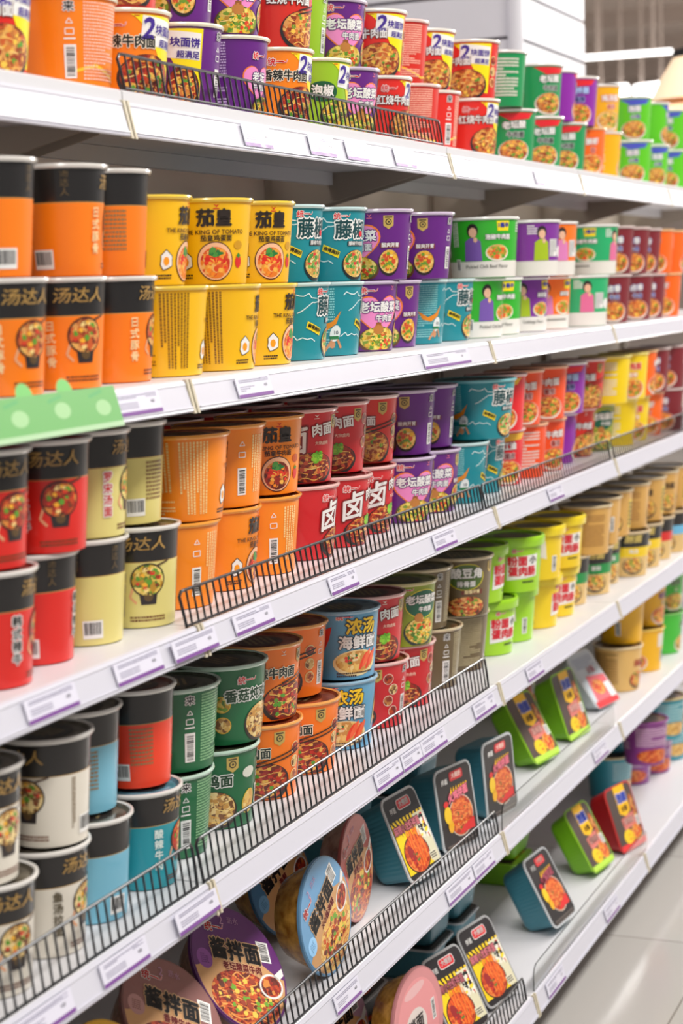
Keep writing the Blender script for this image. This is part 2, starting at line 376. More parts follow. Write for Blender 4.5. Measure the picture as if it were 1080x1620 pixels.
def tomato(beef):
    a = Art(); k = (40, 30, 24)
    a.text('茄皇', 0, .087, .024, k, bold=.06); a.text('THE KING OF TOMATO', 0, .0695, .0078, (90, 56, 20), bold=.03, sx=1.04)
    a.text('茄皇牛肉面' if beef else '茄皇鸡蛋面', .002, .061, .0088, k, bold=.03)
    a.bird(.002, .105, .004)
    a.ell(0, .031, .0262, .0262, (70, 30, 26), 2).ell(0, .031, .0248, .0248, (244, 196, 160), 2.5).ell(0, .029, .0215, .021, F_SPICY if beef else F_TOM, 3)
    a.chunks(0, .028, .020, .018, [(206, 40, 30), (240, 150, 50), (222, 70, 40), (244, 190, 90)], n=26, seed=3, z=3.3)
    a.chunks(0, .043, .012, .005, [(40, 120, 60), (80, 150, 70)], n=7, size=.005, z=4, seed=5)
    a.ell(.037, .030, .006, .0085, (206, 44, 40), 2).poly([(.033, .038), (.037, .034), (.041, .038), (.037, .042)], (60, 130, 50), 3)
    a.ell(.036, .052, .008, .006, (200, 150, 30) if not beef else (190, 84, 14), 1)
    # fried egg
    ex, ey = -.043, .032
    a.poly([(ex + (.0125 + .0022 * math.sin(j * 1.9)) * math.cos(j * math.tau / 12) * .8, ey + (.0125 + .0022 * math.cos(j * 2.3)) * math.sin(j * math.tau / 12)) for j in range(12)], k, 1.5)
    a.poly([(ex + (.0112 + .0022 * math.sin(j * 1.9)) * math.cos(j * math.tau / 12) * .8, ey + (.0112 + .0022 * math.cos(j * 2.3)) * math.sin(j * math.tau / 12)) for j in range(12)], WHITE, 2)
    a.ell(ex, ey - .001, .0045, .0055, (240, 160, 30), 3)
    a.block(-.058, .008, -.034, .015, k, rows=2)
    d = (140, 100, 8) if not beef else (255, 214, 150)
    a.vblock(-.118, .01, -.078, .106, d, cols=9); a.block(-.165, .01, -.125, .03, d, rows=5)
    a.vblock(-.165, .04, -.128, .106, d, cols=7)
    a.bars(.088, .036, .014, .038); a.line([(.083, .07), (.093, .07), (.093, .077), (.083, .077), (.083, .07)], .0012, WHITE)
    a.line([(.084, .086), (.088, .092), (.092, .086), (.084, .086)], .001, WHITE); a.vblock(.104, .02, .13, .1, d, cols=5)
    return a
cup_kind('yellow_tomato', B_R, B_H, (236, 186, 14), tomato(0), look='yellow tomato-egg noodle tub', rim=(240, 206, 70), lid=[(190, 140, 30), (110, 80, 30)])
cup_kind('orange_tomato', B_R, B_H, (245, 142, 24), tomato(1), look='orange tomato-beef noodle tub', rim=(240, 160, 60), lid=[(150, 76, 36), (90, 50, 30)])
def teal():
    a = base_art(txt=(150, 214, 214), shield=False)
    def bolt(x0, y0, s):
        p = [(x0, y0)]; R = random.Random(s)
        for k in range(6): p.append((p[-1][0] + R.uniform(.004, .010), p[-1][1] + R.uniform(-.007, .007)))
        a.line(p, .0018, (176, 228, 232), 1).line(p, .0008, WHITE, 2)
    for x, y, s in ((-.07, .094, 1), (-.075, .03, 2), (.03, .03, 3), (-.06, .07, 5), (.06, .09, 6)): bolt(x, y, s)
    a.text('藤椒', .004, .078, .030, (20, 70, 74), WHITE, bold=.035, ow=.09); a.ell(.024, .073, .0045, .0045, (210, 34, 50), 7)
    a.brand(-.016, .100, .011)
    a.rect(-.004, .054, .034, .062, (24, 40, 46), 2).text('藤椒牛肉面', .015, .058, .007, WHITE)
    a.poly([(-.046, .048), (-.020, .036), (-.017, .046), (-.043, .058)], (246, 216, 40), 3).text('麻得刚好', -.031, .047, .0065, BLACK, rot=-.4, bold=.05)
    a.bowl(.016, .027, .027, .021, F_NOOD, [(70, 140, 60), (210, 60, 60), (240, 220, 170), (120, 170, 80)], rim=(30, 36, 36), seed=8)
    # golden swoosh with a plain footballer figure
    a.poly([(-.125, .060), (-.105, .048), (-.088, .054), (-.074, .070), (-.082, .050), (-.098, .040), (-.115, .044)], (222, 140, 34), 2)
    a.ell(-.084, .035, .0085, .013, (236, 240, 236), 3, rot=-.3).ell(-.089, .018, .005, .006, (206, 150, 110), 3).line([(-.088, .026), (-.102, .008)], .004, (206, 150, 110), 3).line([(-.08, .026), (-.074, .012)], .004, (206, 150, 110), 3).rect(-.093, .026, -.078, .031, (40, 120, 70), 3.5)
    a.text('10', -.083, .036, .008, (24, 60, 80), bold=.03, z=3.5)
    a.rect(.066, .032, .098, .044, (176, 206, 222), 2).rect(.064, .048, .096, .059, (176, 206, 222), 2)
    a.poly([(-.012, .1145), (.012, .1145), (.004, .107), (-.004, .107)], (150, 40, 50), 3)
    return a
cup_kind('teal', B_R, B_H, (26, 136, 146), teal(), look='teal green-pepper noodle tub', rim=(196, 222, 222), lid=[(70, 110, 112), (40, 60, 60)])
cup_kind('teal_wide', .082, B_H, (26, 136, 146), teal(), look='wide teal noodle tub', rim=(120, 190, 196), lid=[(70, 110, 112), (40, 60, 60)])
lu = base_art(txt=(240, 150, 140)); lu.text('卤', -.020, .064, .046, WHITE, (120, 20, 20), bold=.03, skew=.2, rot=.15).text('肉面', .027, .082, .020, WHITE, (120, 20, 20), bold=.04, rot=.1)
lu.brand(-.026, .094, .012).bird(.016, .105, .004, (246, 220, 210)); lu.text('大块卤肉', .026, .062, .0065, (250, 220, 200))
lu.bowl(.008, .025, .042, .023, F_SPICY, [(150, 60, 40), (110, 34, 24), (190, 90, 60), (226, 180, 100)], seed=5, n=30); lu.chunks(.018, .042, .013, .009, [(120, 190, 50), (160, 214, 70), (90, 160, 40)], n=14, size=.005, z=5.2)
for k in range(4): lu.ell(.076 + .010 * (k % 2), .086 - k * .019, .0095, .0095, (240, 206, 190), 2).ell(.076 + .010 * (k % 2), .086 - k * .019, .0083, .0083, (F_SPICY, F_MUSH, F_BEEF, F_SPICY)[k], 3)
cup_kind('braised_pork', B_R, B_H, (196, 34, 42), lu, look='crimson braised-pork noodle tub', rim=(236, 190, 184), lid=[(120, 44, 44), (70, 30, 30)])
gm = base_art(txt=(150, 196, 150)); gm.text('香菇炖鸡面', .010, .070, .0185, (18, 60, 36), WHITE, bold=.05, ow=.09).brand(-.006, .092, .012)
gm.bowl(.028, .030, .032, .026, F_MUSH, [(200, 150, 80), (240, 210, 150), (120, 76, 40)], rim=(50, 38, 30), seed=3)
for k in range(2): gm.ell(-.040, .060 - k * .030, .0125, .012, (226, 178, 60), 2).ell(-.040, .060 - k * .030, .0112, .0108, (F_GREEN, F_MUSH)[k], 3)
gm.ell(.086, .035, .013, .018, (226, 196, 70), 2, rot=-.3).ell(.086, .035, .0115, .0165, F_NOOD, 3, rot=-.3).ell(.084, .078, .012, .008, (226, 226, 214), 2)
cup_kind('green_mushroom', B_R, B_H, (16, 98, 58), gm, look='dark green mushroom-chicken noodle tub', rim=(190, 214, 198), lid=[(60, 66, 44), (34, 40, 30)])
sf = base_art(txt=(60, 90, 120), shield=False); sf.text('浓汤', .008, .087, .027, (246, 206, 40), (30, 30, 40), bold=.05, ow=.06).text('海鲜面', .004, .061, .0235, WHITE, (30, 30, 40), bold=.05, ow=.06).brand(-.022, .105, .011)
sf.ell(.0, .028, .042, .022, (244, 222, 170), 2).ell(0, .030, .037, .018, F_NOOD, 3)
for k in range(4): sf.ell(.012 + k * .007, .030 + .004 * (k % 2), .004, .016, ((222, 70, 40), (236, 110, 70))[k % 2], 4 + .1 * k, rot=-.5)
sf.chunks(-.010, .036, .016, .008, [(60, 110, 50), (220, 60, 50), (244, 226, 180)], n=12, z=4.6).block(-.036, .005, .036, .014, (60, 30, 20), rows=2, z=5)
sf.poly([(-.06, .04), (-.045, .07), (-.04, .09), (-.052, .085), (-.066, .06)], (206, 60, 50), 2).poly([(.06, .03), (.085, .07), (.1, .1), (.088, .098), (.07, .07)], (226, 200, 110), 2)
cup_kind('blue_seafood', B_R, B_H, (106, 166, 200), sf, look='light blue seafood noodle tub', rim=(150, 190, 214), lid=[(96, 120, 136), (50, 70, 84)])
og = base_art(txt=(200, 210, 120)); og.ell(.010, .076, .036, .026, (226, 214, 70), 2).ell(.010, .076, .0342, .0243, (16, 92, 66), 3).text('老坛酸菜', .010, .083, .0172, WHITE, (10, 60, 40), bold=.05).text('牛肉面', .014, .066, .010, WHITE, (10, 60, 40), bold=.04).brand(-.026, .102, .011)
og.bowl(.008, .028, .034, .024, F_GREEN, [(70, 140, 50), (236, 190, 60), (220, 90, 40), (244, 220, 130)], rim=(40, 50, 50), seed=7).ell(.0, .052, .009, .008, (176, 120, 60), 5)
cup_kind('olive_pickle', B_R, B_H, (142, 158, 40), og, look='olive pickled-vegetable noodle tub', rim=(214, 206, 150), lid=[(110, 116, 50), (60, 66, 36)])
br = base_art(txt=(190, 176, 140)); br.ell(0, .078, .036, .026, (214, 200, 50), 2).ell(0, .078, .034, .0245, (72, 100, 34), 3).text('酸豆角', .002, .084, .0205, WHITE, (40, 60, 20), bold=.05).text('排骨面', .0, .064, .012, WHITE, (40, 60, 20), bold=.04)
br.rect(-.01, .044, .034, .053, (110, 50, 36), 4).text('酸香开胃', .012, .0485, .008, (246, 230, 180), bold=.03).bowl(0, .020, .040, .020, F_BEEF, [(110, 150, 50), (200, 80, 50), (236, 180, 120), (90, 50, 30)], rim=(60, 50, 34), seed=12, n=30)
cup_kind('brown_bean', B_R, B_H, (104, 88, 60), br, look='brown sour-bean noodle tub', rim=(206, 190, 156), lid=[(90, 80, 54), (50, 44, 34)])
def tubart(c):
    a = Art(); a.poly([(-.034, .026), (.036, .032), (.037, .078), (-.032, .074)], WHITE, 2)
    a.text('粉面', -.010, .064, .021, (206, 24, 50), bold=.06, sx=1).text('小', .024, .066, .017, BLACK, bold=.05).text('蛋肉肠', .001, .043, .0205, (206, 24, 50), bold=.06)
    a.brand(-.012, .086, .009).block(-.0, .018, .03, .025, (40, 60, 20), rows=1, fill=1)
    a.bars(.096, .034, .014, .034).block(-.14, .01, -.075, .085, tuple(int(v * .6) for v in c), rows=16).poly([(.06, .05), (.075, .045), (.072, .085), (.058, .085)], (240, 230, 220), 1)
    return a
LIME, YEL = (158, 214, 34), (242, 214, 24)
cup_kind('lime_tub', .068, .115, (162, 210, 40), tubart(LIME), look='lime plastic-lidded vermicelli tub', rim=LIME, lid=[(120, 150, 60), (80, 70, 40)], tub=True)
cup_kind('yellow_tub', .068, .115, (236, 204, 30), tubart(YEL), look='yellow plastic-lidded vermicelli tub', rim=YEL, lid=[(170, 150, 50), (100, 80, 40)], tub=True)
def tallart(title, tc, fm, dark=True):
    a = Art()
    a.text('汤达人', .0, .106, .0185, GOLD, bold=.015, skew=.15, sx=1.1)
    a.vtext(title, -.036, .072, .0125, tc, WHITE if not dark else None, bold=.04, ow=.12)
    a.ell(.006, .061, .0225, .0215, (40, 26, 20), 2).ell(.006, .061, .0205, .0195, fm, 3).chunks(.006, .062, .018, .017, [(236, 180, 60), (96, 150, 50), (206, 60, 40), (244, 220, 150), (120, 60, 30)], n=22, z=3.4, seed=len(title) * 3)
    a.poly([(-.006, .044), (.018, .044), (.016, .030), (-.004, .030)], (40, 32, 34), 2).ell(.006, .040, .006, .006, (90, 70, 40), 3).line([(-.012, .056), (-.018, .040), (-.010, .032)], .003, (226, 170, 130), 2)
    a.line([(.016, .078), (.034, .084)], .0022, (70, 44, 30), 4)
    a.block(-.02, .008, .03, .016, (110, 60, 30), rows=2, z=1)
    a.bars(.085, .022, .026, .022, vertical=False).bars(-.105, .020, .026, .022, vertical=False); a.vblock(.06, .02, .066, .08, (120, 96, 60), cols=2); a.block(.1, .03, .13, .08, (150, 120, 80), rows=10)
    a.vtext('汤达人', -.075, .116, .010, (110, 92, 62), step=1.05, bold=.01)
    return a
TK = dict(R=.0555, h=.128, taper=.76, name='noodle_cup')
def tall(key, c, title, tc, fm, lid, look, dark=True):
    cup_kind(key, base=c, art=tallart(title, tc, fm, dark), bands=[(.66, .668, GOLD), (.668, 1, (24, 22, 22))], rim=(224, 220, 214), lid=lid, look=look, **TK)
tall('tall_orange', (244, 130, 22), '日式豚骨', (250, 220, 170), F_BEEF, [(150, 90, 50), (60, 44, 34)], 'black-topped orange soup-noodle cup')
tall('tall_red', (208, 40, 30), '韩式辣牛', (30, 26, 26), F_SPICY, [(160, 50, 40), (60, 30, 28)], 'black-topped red soup-noodle cup', False)
tall('tall_cream', (224, 212, 138), '罗宋汤面', (190, 44, 50), F_GREEN, [(140, 120, 70), (60, 50, 36)], 'black-topped cream soup-noodle cup', False)
tall('tall_white', (228, 222, 210), '鱼汤拉面', (90, 80, 60), F_MUSH, [(96, 88, 74), (50, 44, 38)], 'black-topped white soup-noodle cup')
tall('tall_blue', (128, 188, 210), '海鲜浓汤', (240, 244, 246), F_NOOD, [(110, 100, 84), (60, 50, 44)], 'black-topped pale blue soup-noodle cup')
tall('tall_teal', (36, 148, 160), '酸辣牛肉', (236, 246, 240), F_RED, [(90, 150, 170), (60, 60, 70)], 'black-topped teal soup-noodle cup')
tall('tall_vermilion', (232, 66, 24), '酸辣豚骨', (250, 210, 180), F_RED, [(120, 60, 44), (70, 36, 30)], 'black-topped vermilion soup-noodle cup')
def person(a, x, y, k, top, hair=(34, 26, 26)):
    a.ell(x, y + .030 * k, .0085 * k, .0105 * k, hair, 2).ell(x + .0005, y + .027 * k, .006 * k, .0075 * k, (232, 190, 160), 3)
    a.poly([(x - .014 * k, y - .016 * k), (x + .014 * k, y - .016 * k), (x + .012 * k, y + .014 * k), (x + .004 * k, y + .019 * k), (x - .004 * k, y + .019 * k), (x - .012 * k, y + .014 * k)], top, 2.5)
    a.ell(x + .004 * k, y + .016 * k, .003 * k, .004 * k, (232, 190, 160), 4)
    return a
def halfcup(key, c, top, look, word):
    a = Art(); a.poly([(.018, .113), (.046, .113), (.044, .088), (.020, .088)], (246, 220, 30), 2).text('1桶半', .032, .098, .010, (30, 50, 150), bold=.05)
    a.text('泡椒牛肉面' if c[1] > 150 else '鲜虾面', .022, .076, .0105, WHITE, (30, 60, 30), bold=.05).bowl(.020, .048, .022, .014, F_NOOD, [(220, 140, 50), (100, 160, 50), (226, 90, 50)], rim=(240, 236, 220), seed=2)
    person(a, -.028, .052, 1.25, top); a.text(word, .0, .021, .009, (90, 90, 84), bold=.01) if word else a.block(-.03, .017, .03, .024, (130, 128, 122), rows=1, fill=1)
    a.bars(-.062, .025, .011, .022).vblock(-.074, .06, -.058, .108, WHITE, cols=3)
    person(a, .10, .052, 1.25, top).block(.07, .085, .09, .105, WHITE, rows=4).rect(.12, .04, .145, .075, WHITE, 1).block(.121, .041, .144, .074, (150, 150, 150), rows=8, z=2)
    a.ell(.158, .05, .012, .012, WHITE, 1).ell(-.1, .05, .012, .012, WHITE, 1).block(-.15, .05, -.115, .1, WHITE, rows=6)
    cup_kind(key, .072, .115, c, a, bands=[(0, .27, (236, 232, 224))], rim=(240, 240, 236), lid=[(190, 190, 180), (130, 130, 120)], taper=.86, look=look)
halfcup('half_green', (52, 168, 44), (122, 92, 168), 'green-and-white pickled-chili noodle bowl', 'Pickled Chili Beef Flavor')
halfcup('half_purple', (128, 54, 150), (168, 190, 40), 'purple-and-white shrimp noodle bowl', 'Cabbage Flavor')
halfcup('half_orange', (240, 124, 34), (222, 140, 190), 'orange-and-white noodle bowl', '')
halfcup('half_mint', (46, 170, 110), (222, 120, 160), 'mint-and-white noodle bowl', '')
def farart(words, wc, wo, fm, corner=None, fc=None, fw=.034):
    a = Art()
    if corner: a.poly([(-.05, .114), (.05, .114), (.035, .094), (-.01, .090)], corner, 1)
    a.text(words[0], 0, .080, .017, wc, wo, bold=.05, rot=.05)
    if len(words) > 1: a.text(words[1], .002, .060, .013, wo, wc, bold=.05)
    a.bowl(0, .028, fw, .022, fm, fc or RC, rim=(236, 226, 214), seed=len(words[0]) + 4)
    a.block(-.14, .02, -.08, .1, (236, 230, 220), rows=12).bars(.09, .04, .014, .036).rect(.068, .064, .1, .1, (236, 226, 214), 1)
    return a
def far(key, c, art, look, rim=(240, 236, 230), lid=[(120, 90, 70), (70, 50, 40)], R=.064, h=.115, bands=(), name='noodle_tub', taper=.8):
    cup_kind(key, R, h, c, art, bands=bands, rim=rim, lid=lid, look=look, taper=taper, name=name)
far('green_red', (18, 140, 80), farart(['老坛酸', '牛肉面'], WHITE, (40, 60, 50), F_BEEF, corner=(216, 40, 50)), 'green noodle tub with red corner')
far('violet', (140, 42, 158), farart(['干拌面', '香辣'], (190, 214, 250), (60, 40, 110), F_RED, corner=(216, 40, 50)), 'violet noodle tub with red corner')
far('amber', (240, 178, 20), farart(['鸡汤面', '金汤'], WHITE, (200, 80, 40), F_NOOD), 'amber noodle tub')
far('grass', (96, 190, 34), farart(['泡面', '小鸡'], WHITE, (60, 60, 140), F_BEEF, corner=(80, 90, 190)), 'grass green noodle tub')
far('maroon', (122, 34, 44), farart(['卤香', '牛肉'], WHITE, (60, 70, 160), F_RED), 'maroon noodle tub', rim=(220, 200, 196))
far('tangerine', (240, 110, 26), farart(['鲜虾', '面'], WHITE, (200, 60, 40), F_TOM), 'tangerine noodle tub', rim=(240, 190, 130))
far('lemon_red', (240, 208, 26), farart(['火鸡面', '香辣'], (214, 40, 40), (250, 240, 220), F_TOM), 'lemon noodle tub with red lettering', rim=(244, 226, 120))
far('scarlet', (220, 40, 48), farart(['红油', '面皮'], WHITE, (120, 20, 30), F_TOM, corner=(240, 190, 60)), 'scarlet noodle tub', rim=(240, 200, 196))
far('orange_red', (232, 84, 24), farart(['牛肉面', '番茄'], WHITE, (150, 40, 20), F_RED), 'orange-red noodle tub', rim=(240, 180, 140))
far('forest', (26, 92, 60), farart(['菌菇', '面'], WHITE, (20, 60, 40), F_MUSH), 'forest green noodle tub')
TA = Art().text('汤面', 0, .075, .018, (70, 50, 30), bold=.05).bowl(0, .035, .026, .022, F_NOOD, RC, seed=3).block(-.14, .02, -.06, .1, (170, 126, 70), rows=14).rect(.05, .02, .09, .09, (226, 200, 80), 1).block(.052, .025, .088, .085, (60, 40, 30), rows=6, z=2).bars(.12, .05, .014, .036)
far('tan', (212, 168, 96), TA, 'tan paper noodle cup', rim=(220, 200, 160), lid=[(90, 72, 50), (50, 40, 32)], name='noodle_cup')
def tanband(c, w): 
    a = Art().text('厨面', 0, .096, .022, (222, 200, 120), bold=.04, skew=.15).bowl(0, .030, .026, .020, F_MUSH, RC, seed=3).text(w, 0, .064, .012, WHITE, bold=.04).block(-.14, .01, -.06, .05, (120, 90, 50), rows=7).text('厨面', -.1, .096, .02, (222, 200, 120), bold=.04).text('厨面', .1, .096, .02, (222, 200, 120), bold=.04)
    return a
for nm, c, w in (('green', (24, 140, 70), '菌菇'), ('yellow', (240, 206, 40), '鸡汤'), ('red', (206, 44, 40), '番茄'), ('blue', (120, 190, 226), '海鲜')):
    far('band_' + nm, (222, 190, 130), tanband(c, w), 'tan noodle cup with black and %s bands' % nm, rim=(226, 206, 170), lid=[(90, 72, 50), (50, 40, 32)], bands=[(.44, .66, c), (.66, 1, (34, 30, 28))], name='noodle_cup')
far('gold', (236, 182, 20), farart(['番茄', '面'], (120, 40, 120), (250, 230, 180), F_TOM), 'golden-yellow noodle tub', rim=(244, 206, 90))
far('jade', (70, 184, 60), farart(['菠菜', '面'], (40, 60, 40), (200, 240, 180), F_GREEN), 'jade green noodle tub', rim=(120, 210, 100))
far('tan_paper', (226, 186, 116), Art().text('汤面', 0, .07, .018, (170, 50, 40), bold=.05).bowl(0, .03, .026, .02, F_TOM, RC, seed=4).block(-.14, .02, -.06, .1, (170, 126, 70), rows=12), 'beige paper noodle tub', rim=(236, 214, 170))
far('plum', (140, 70, 140), Art().block(-.05, .05, .05, .1, (230, 200, 220), rows=8).ell(0, .025, .05, .018, F_RED, 2).block(-.15, .04, -.07, .1, (230, 200, 220), rows=8).block(.06, .02, .14, .09, (230, 200, 220), rows=8), 'plum-coloured noodle tub', rim=(150, 60, 150), R=.062)
far('lake', (60, 150, 166), Art().block(-.05, .05, .05, .1, (190, 226, 226), rows=6).ell(0, .03, .045, .018, F_NOOD, 2).block(.06, .02, .14, .09, (180, 220, 226), rows=8), 'lake blue noodle tub', rim=(214, 196, 140), R=.064)
# ------------------------------------------------------------------ placing things on the shelves
DECK = {'top': H + .2530, 'second': H - .1030, 'third': H - .4110, 'fourth': H - .7440, 'fifth': H - 1.0320, 'bottom': H - 1.3450}
def project(p):
    d = Vector(p) - CAMP; z = d.dot(WV)
    return 540 + F_PX * d.dot(RV) / z, 810 - F_PX * d.dot(UV) / z
def along(px, x, z):
    """distance along the aisle at which the point (x, ., z) is seen px pixels from the left"""
    lo, hi = .8, 12.
    for _ in range(50):
        m = (lo + hi) / 2
        if project((x, m, z))[0] < px: lo = m
        else: hi = m
    return lo
REG = []; PLACED = []
def cup_y(px, x, R, z):
    y = along(px, x, z)
    for _ in range(8):
        d = Vector((x - CAMX, y, 0)).normalized(); n = Vector((d.y, -d.x, 0))
        qx, _y = project((x + n.x * R, y + n.y * R, z)); y += (px - qx) * (along(px + 1, x, z) - along(px, x, z))
    return y
def put(kind, x, y, z, rot, shelf, layer):
    k = KINDS[kind]; PLACED.append((shelf, x, y, z, k['R'], k['h'])); o = empty(k['name'], (x, y, z), math.atan2(-y, CAMX - x) + math.radians(rot))
    for p in k['parts']:
        c = p.copy(); COL.objects.link(c); c.parent = o
    look = k['look']
    r = (rot + 180) % 360 - 180
    bar = k['bar']; db = abs((r - bar + 180) % 360 - 180)
    tail = '' if abs(r) < 60 else (', barcode side outward' if db < 40 else (', small-print side outward' if 60 <= r < 160 else ', turned sideways'))
    REG.append((o, (look, tail), shelf, layer, k['name'].replace('_', ' '), project((x, y, z))[0], k['look']))
    return o
LIPX = {'top': -.075, 'second': 0, 'third': 0, 'fourth': 0, 'fifth': 0, 'bottom': .055}
# ------------------------------------------------------------------ setting: floor, ceiling, walls, pillar
def plane_obj(name, x0, y0, x1, y1, z, m, kind='structure'):
    bm = bmesh.new(); f = bm.faces.new([bm.verts.new(v) for v in ((x0, y0, z), (x1, y0, z), (x1, y1, z), (x0, y1, z))])
    return tag(finish(bm, name, [m], smooth=False), kind=kind)
fm = mat('floor_tile', (200, 196, 190), rough=.16)
nt = fm.node_tree; tc = nt.nodes.new('ShaderNodeTexCoord'); mp = nt.nodes.new('ShaderNodeMapping'); bk = nt.nodes.new('ShaderNodeTexBrick')
mp.inputs['Location'].default_value = (-.2455 + 2.4, -3.886 + 6.0 - .6 + .6, 0); nt.links.new(tc.outputs['Object'], mp.inputs[0]); nt.links.new(mp.outputs[0], bk.inputs['Vector'])
bk.offset = 0; bk.inputs['Scale'].default_value = 1; bk.inputs['Brick Width'].default_value = .6; bk.inputs['Row Height'].default_value = .6; bk.inputs['Mortar Size'].default_value = .0022
bk.inputs['Color1'].default_value = lin((182, 178, 173)); bk.inputs['Color2'].default_value = lin((176, 172, 167)); bk.inputs['Mortar'].default_value = lin((132, 126, 120))
nt.links.new(bk.outputs['Color'], nt.nodes['Principled BSDF'].inputs['Base Color'])
plane_obj('floor', -8, -3, 8, 22, 0, fm)
cm = mat('ceiling_paint', (206, 190, 180), rough=.8)
bm = bmesh.new(); box(bm, -8, -3, 3.8, 8, 22, 3.9); 
for k in range(7): box(bm, -8, 8 + k * 2, 3.65, 8, 8.25 + k * 2, 3.8)
tag(finish(bm, 'ceiling', [cm], smooth=False), kind='structure')
bm = bmesh.new(); box(bm, -8, 22, 0, 8, 22.1, 3.9); tag(finish(bm, 'wall_far', [mat('far_wall', (206, 192, 184), rough=.8)], smooth=False), kind='structure')
bm = bmesh.new(); box(bm, -1.9, -3, 0, -1.8, 5.7, 3.8); tag(finish(bm, 'wall_left', [mat('white_wall', (232, 230, 236), rough=.7)], smooth=False), kind='structure')
# slatted white pillar behind the shelves
PX, PY = -.50, 4.98
bm = bmesh.new()
wm = mat('pillar_white', (222, 221, 228), rough=.45)
zs = [H - .5] + [H + .30 + k * .125 for k in range(12)]
for z0, z1 in zip(zs, zs[1:]):
    box(bm, PX - 1.25, PY, z0 + .009, PX, 5.72, z1, 0)
box(bm, PX - 1.25, PY + .012, H - .5, PX - .012, 5.71, zs[-1], 1)
tag(finish(bm, 'trim_pillar', [wm, mat('pillar_groove', (96, 90, 98), rough=.6)], smooth=False), kind='structure')
bm = bmesh.new(); tube(bm, [(PX + .003, PY - .003, H - .5), (PX + .003, PY - .003, zs[-1])], .022, 0, 16)
tag(finish(bm, 'trim_pillar_corner', [wm]), kind='structure')
# ------------------------------------------------------------------ shelving
STEEL = mat('shelf_white', (214, 213, 216), rough=.38, bump=.03, bscale=300)
RAIL = mat('price_rail_plastic', (208, 207, 217), rough=.3)
GREY = mat('shelf_grey', (164, 153, 140), rough=.5)
BEIGE = mat('beige_rubber', (206, 196, 172), rough=.55)
DARK = mat('dark_gap', (60, 54, 50), rough=.8)
WIRE = mat('black_wire', (24, 26, 31), rough=.35, coat=.3)
JY = [.80, 1.9969, 3.1885, 4.0862, 4.9913, 5.89]
LIP = {'top': (-.069, .1938, .043), 'second': (0, -.1427, .0375), 'third': (0, -.4477, .0365), 'fourth': (0, -.7814, .038), 'fifth': (0, -1.0694, .038), 'bottom': (.055, -1.3824, .039)}
LEAN_IN = .0105
bay_names = ['nearest white shelving bay, cut by the left edge of the photo', 'wide white shelving bay holding the focused noodle tubs', 'white shelving bay with lime and yellow plastic-lidded tubs', 'white shelving bay with tan noodle cups, right of the lime tubs', 'farthest white shelving bay at the right edge of the photo']
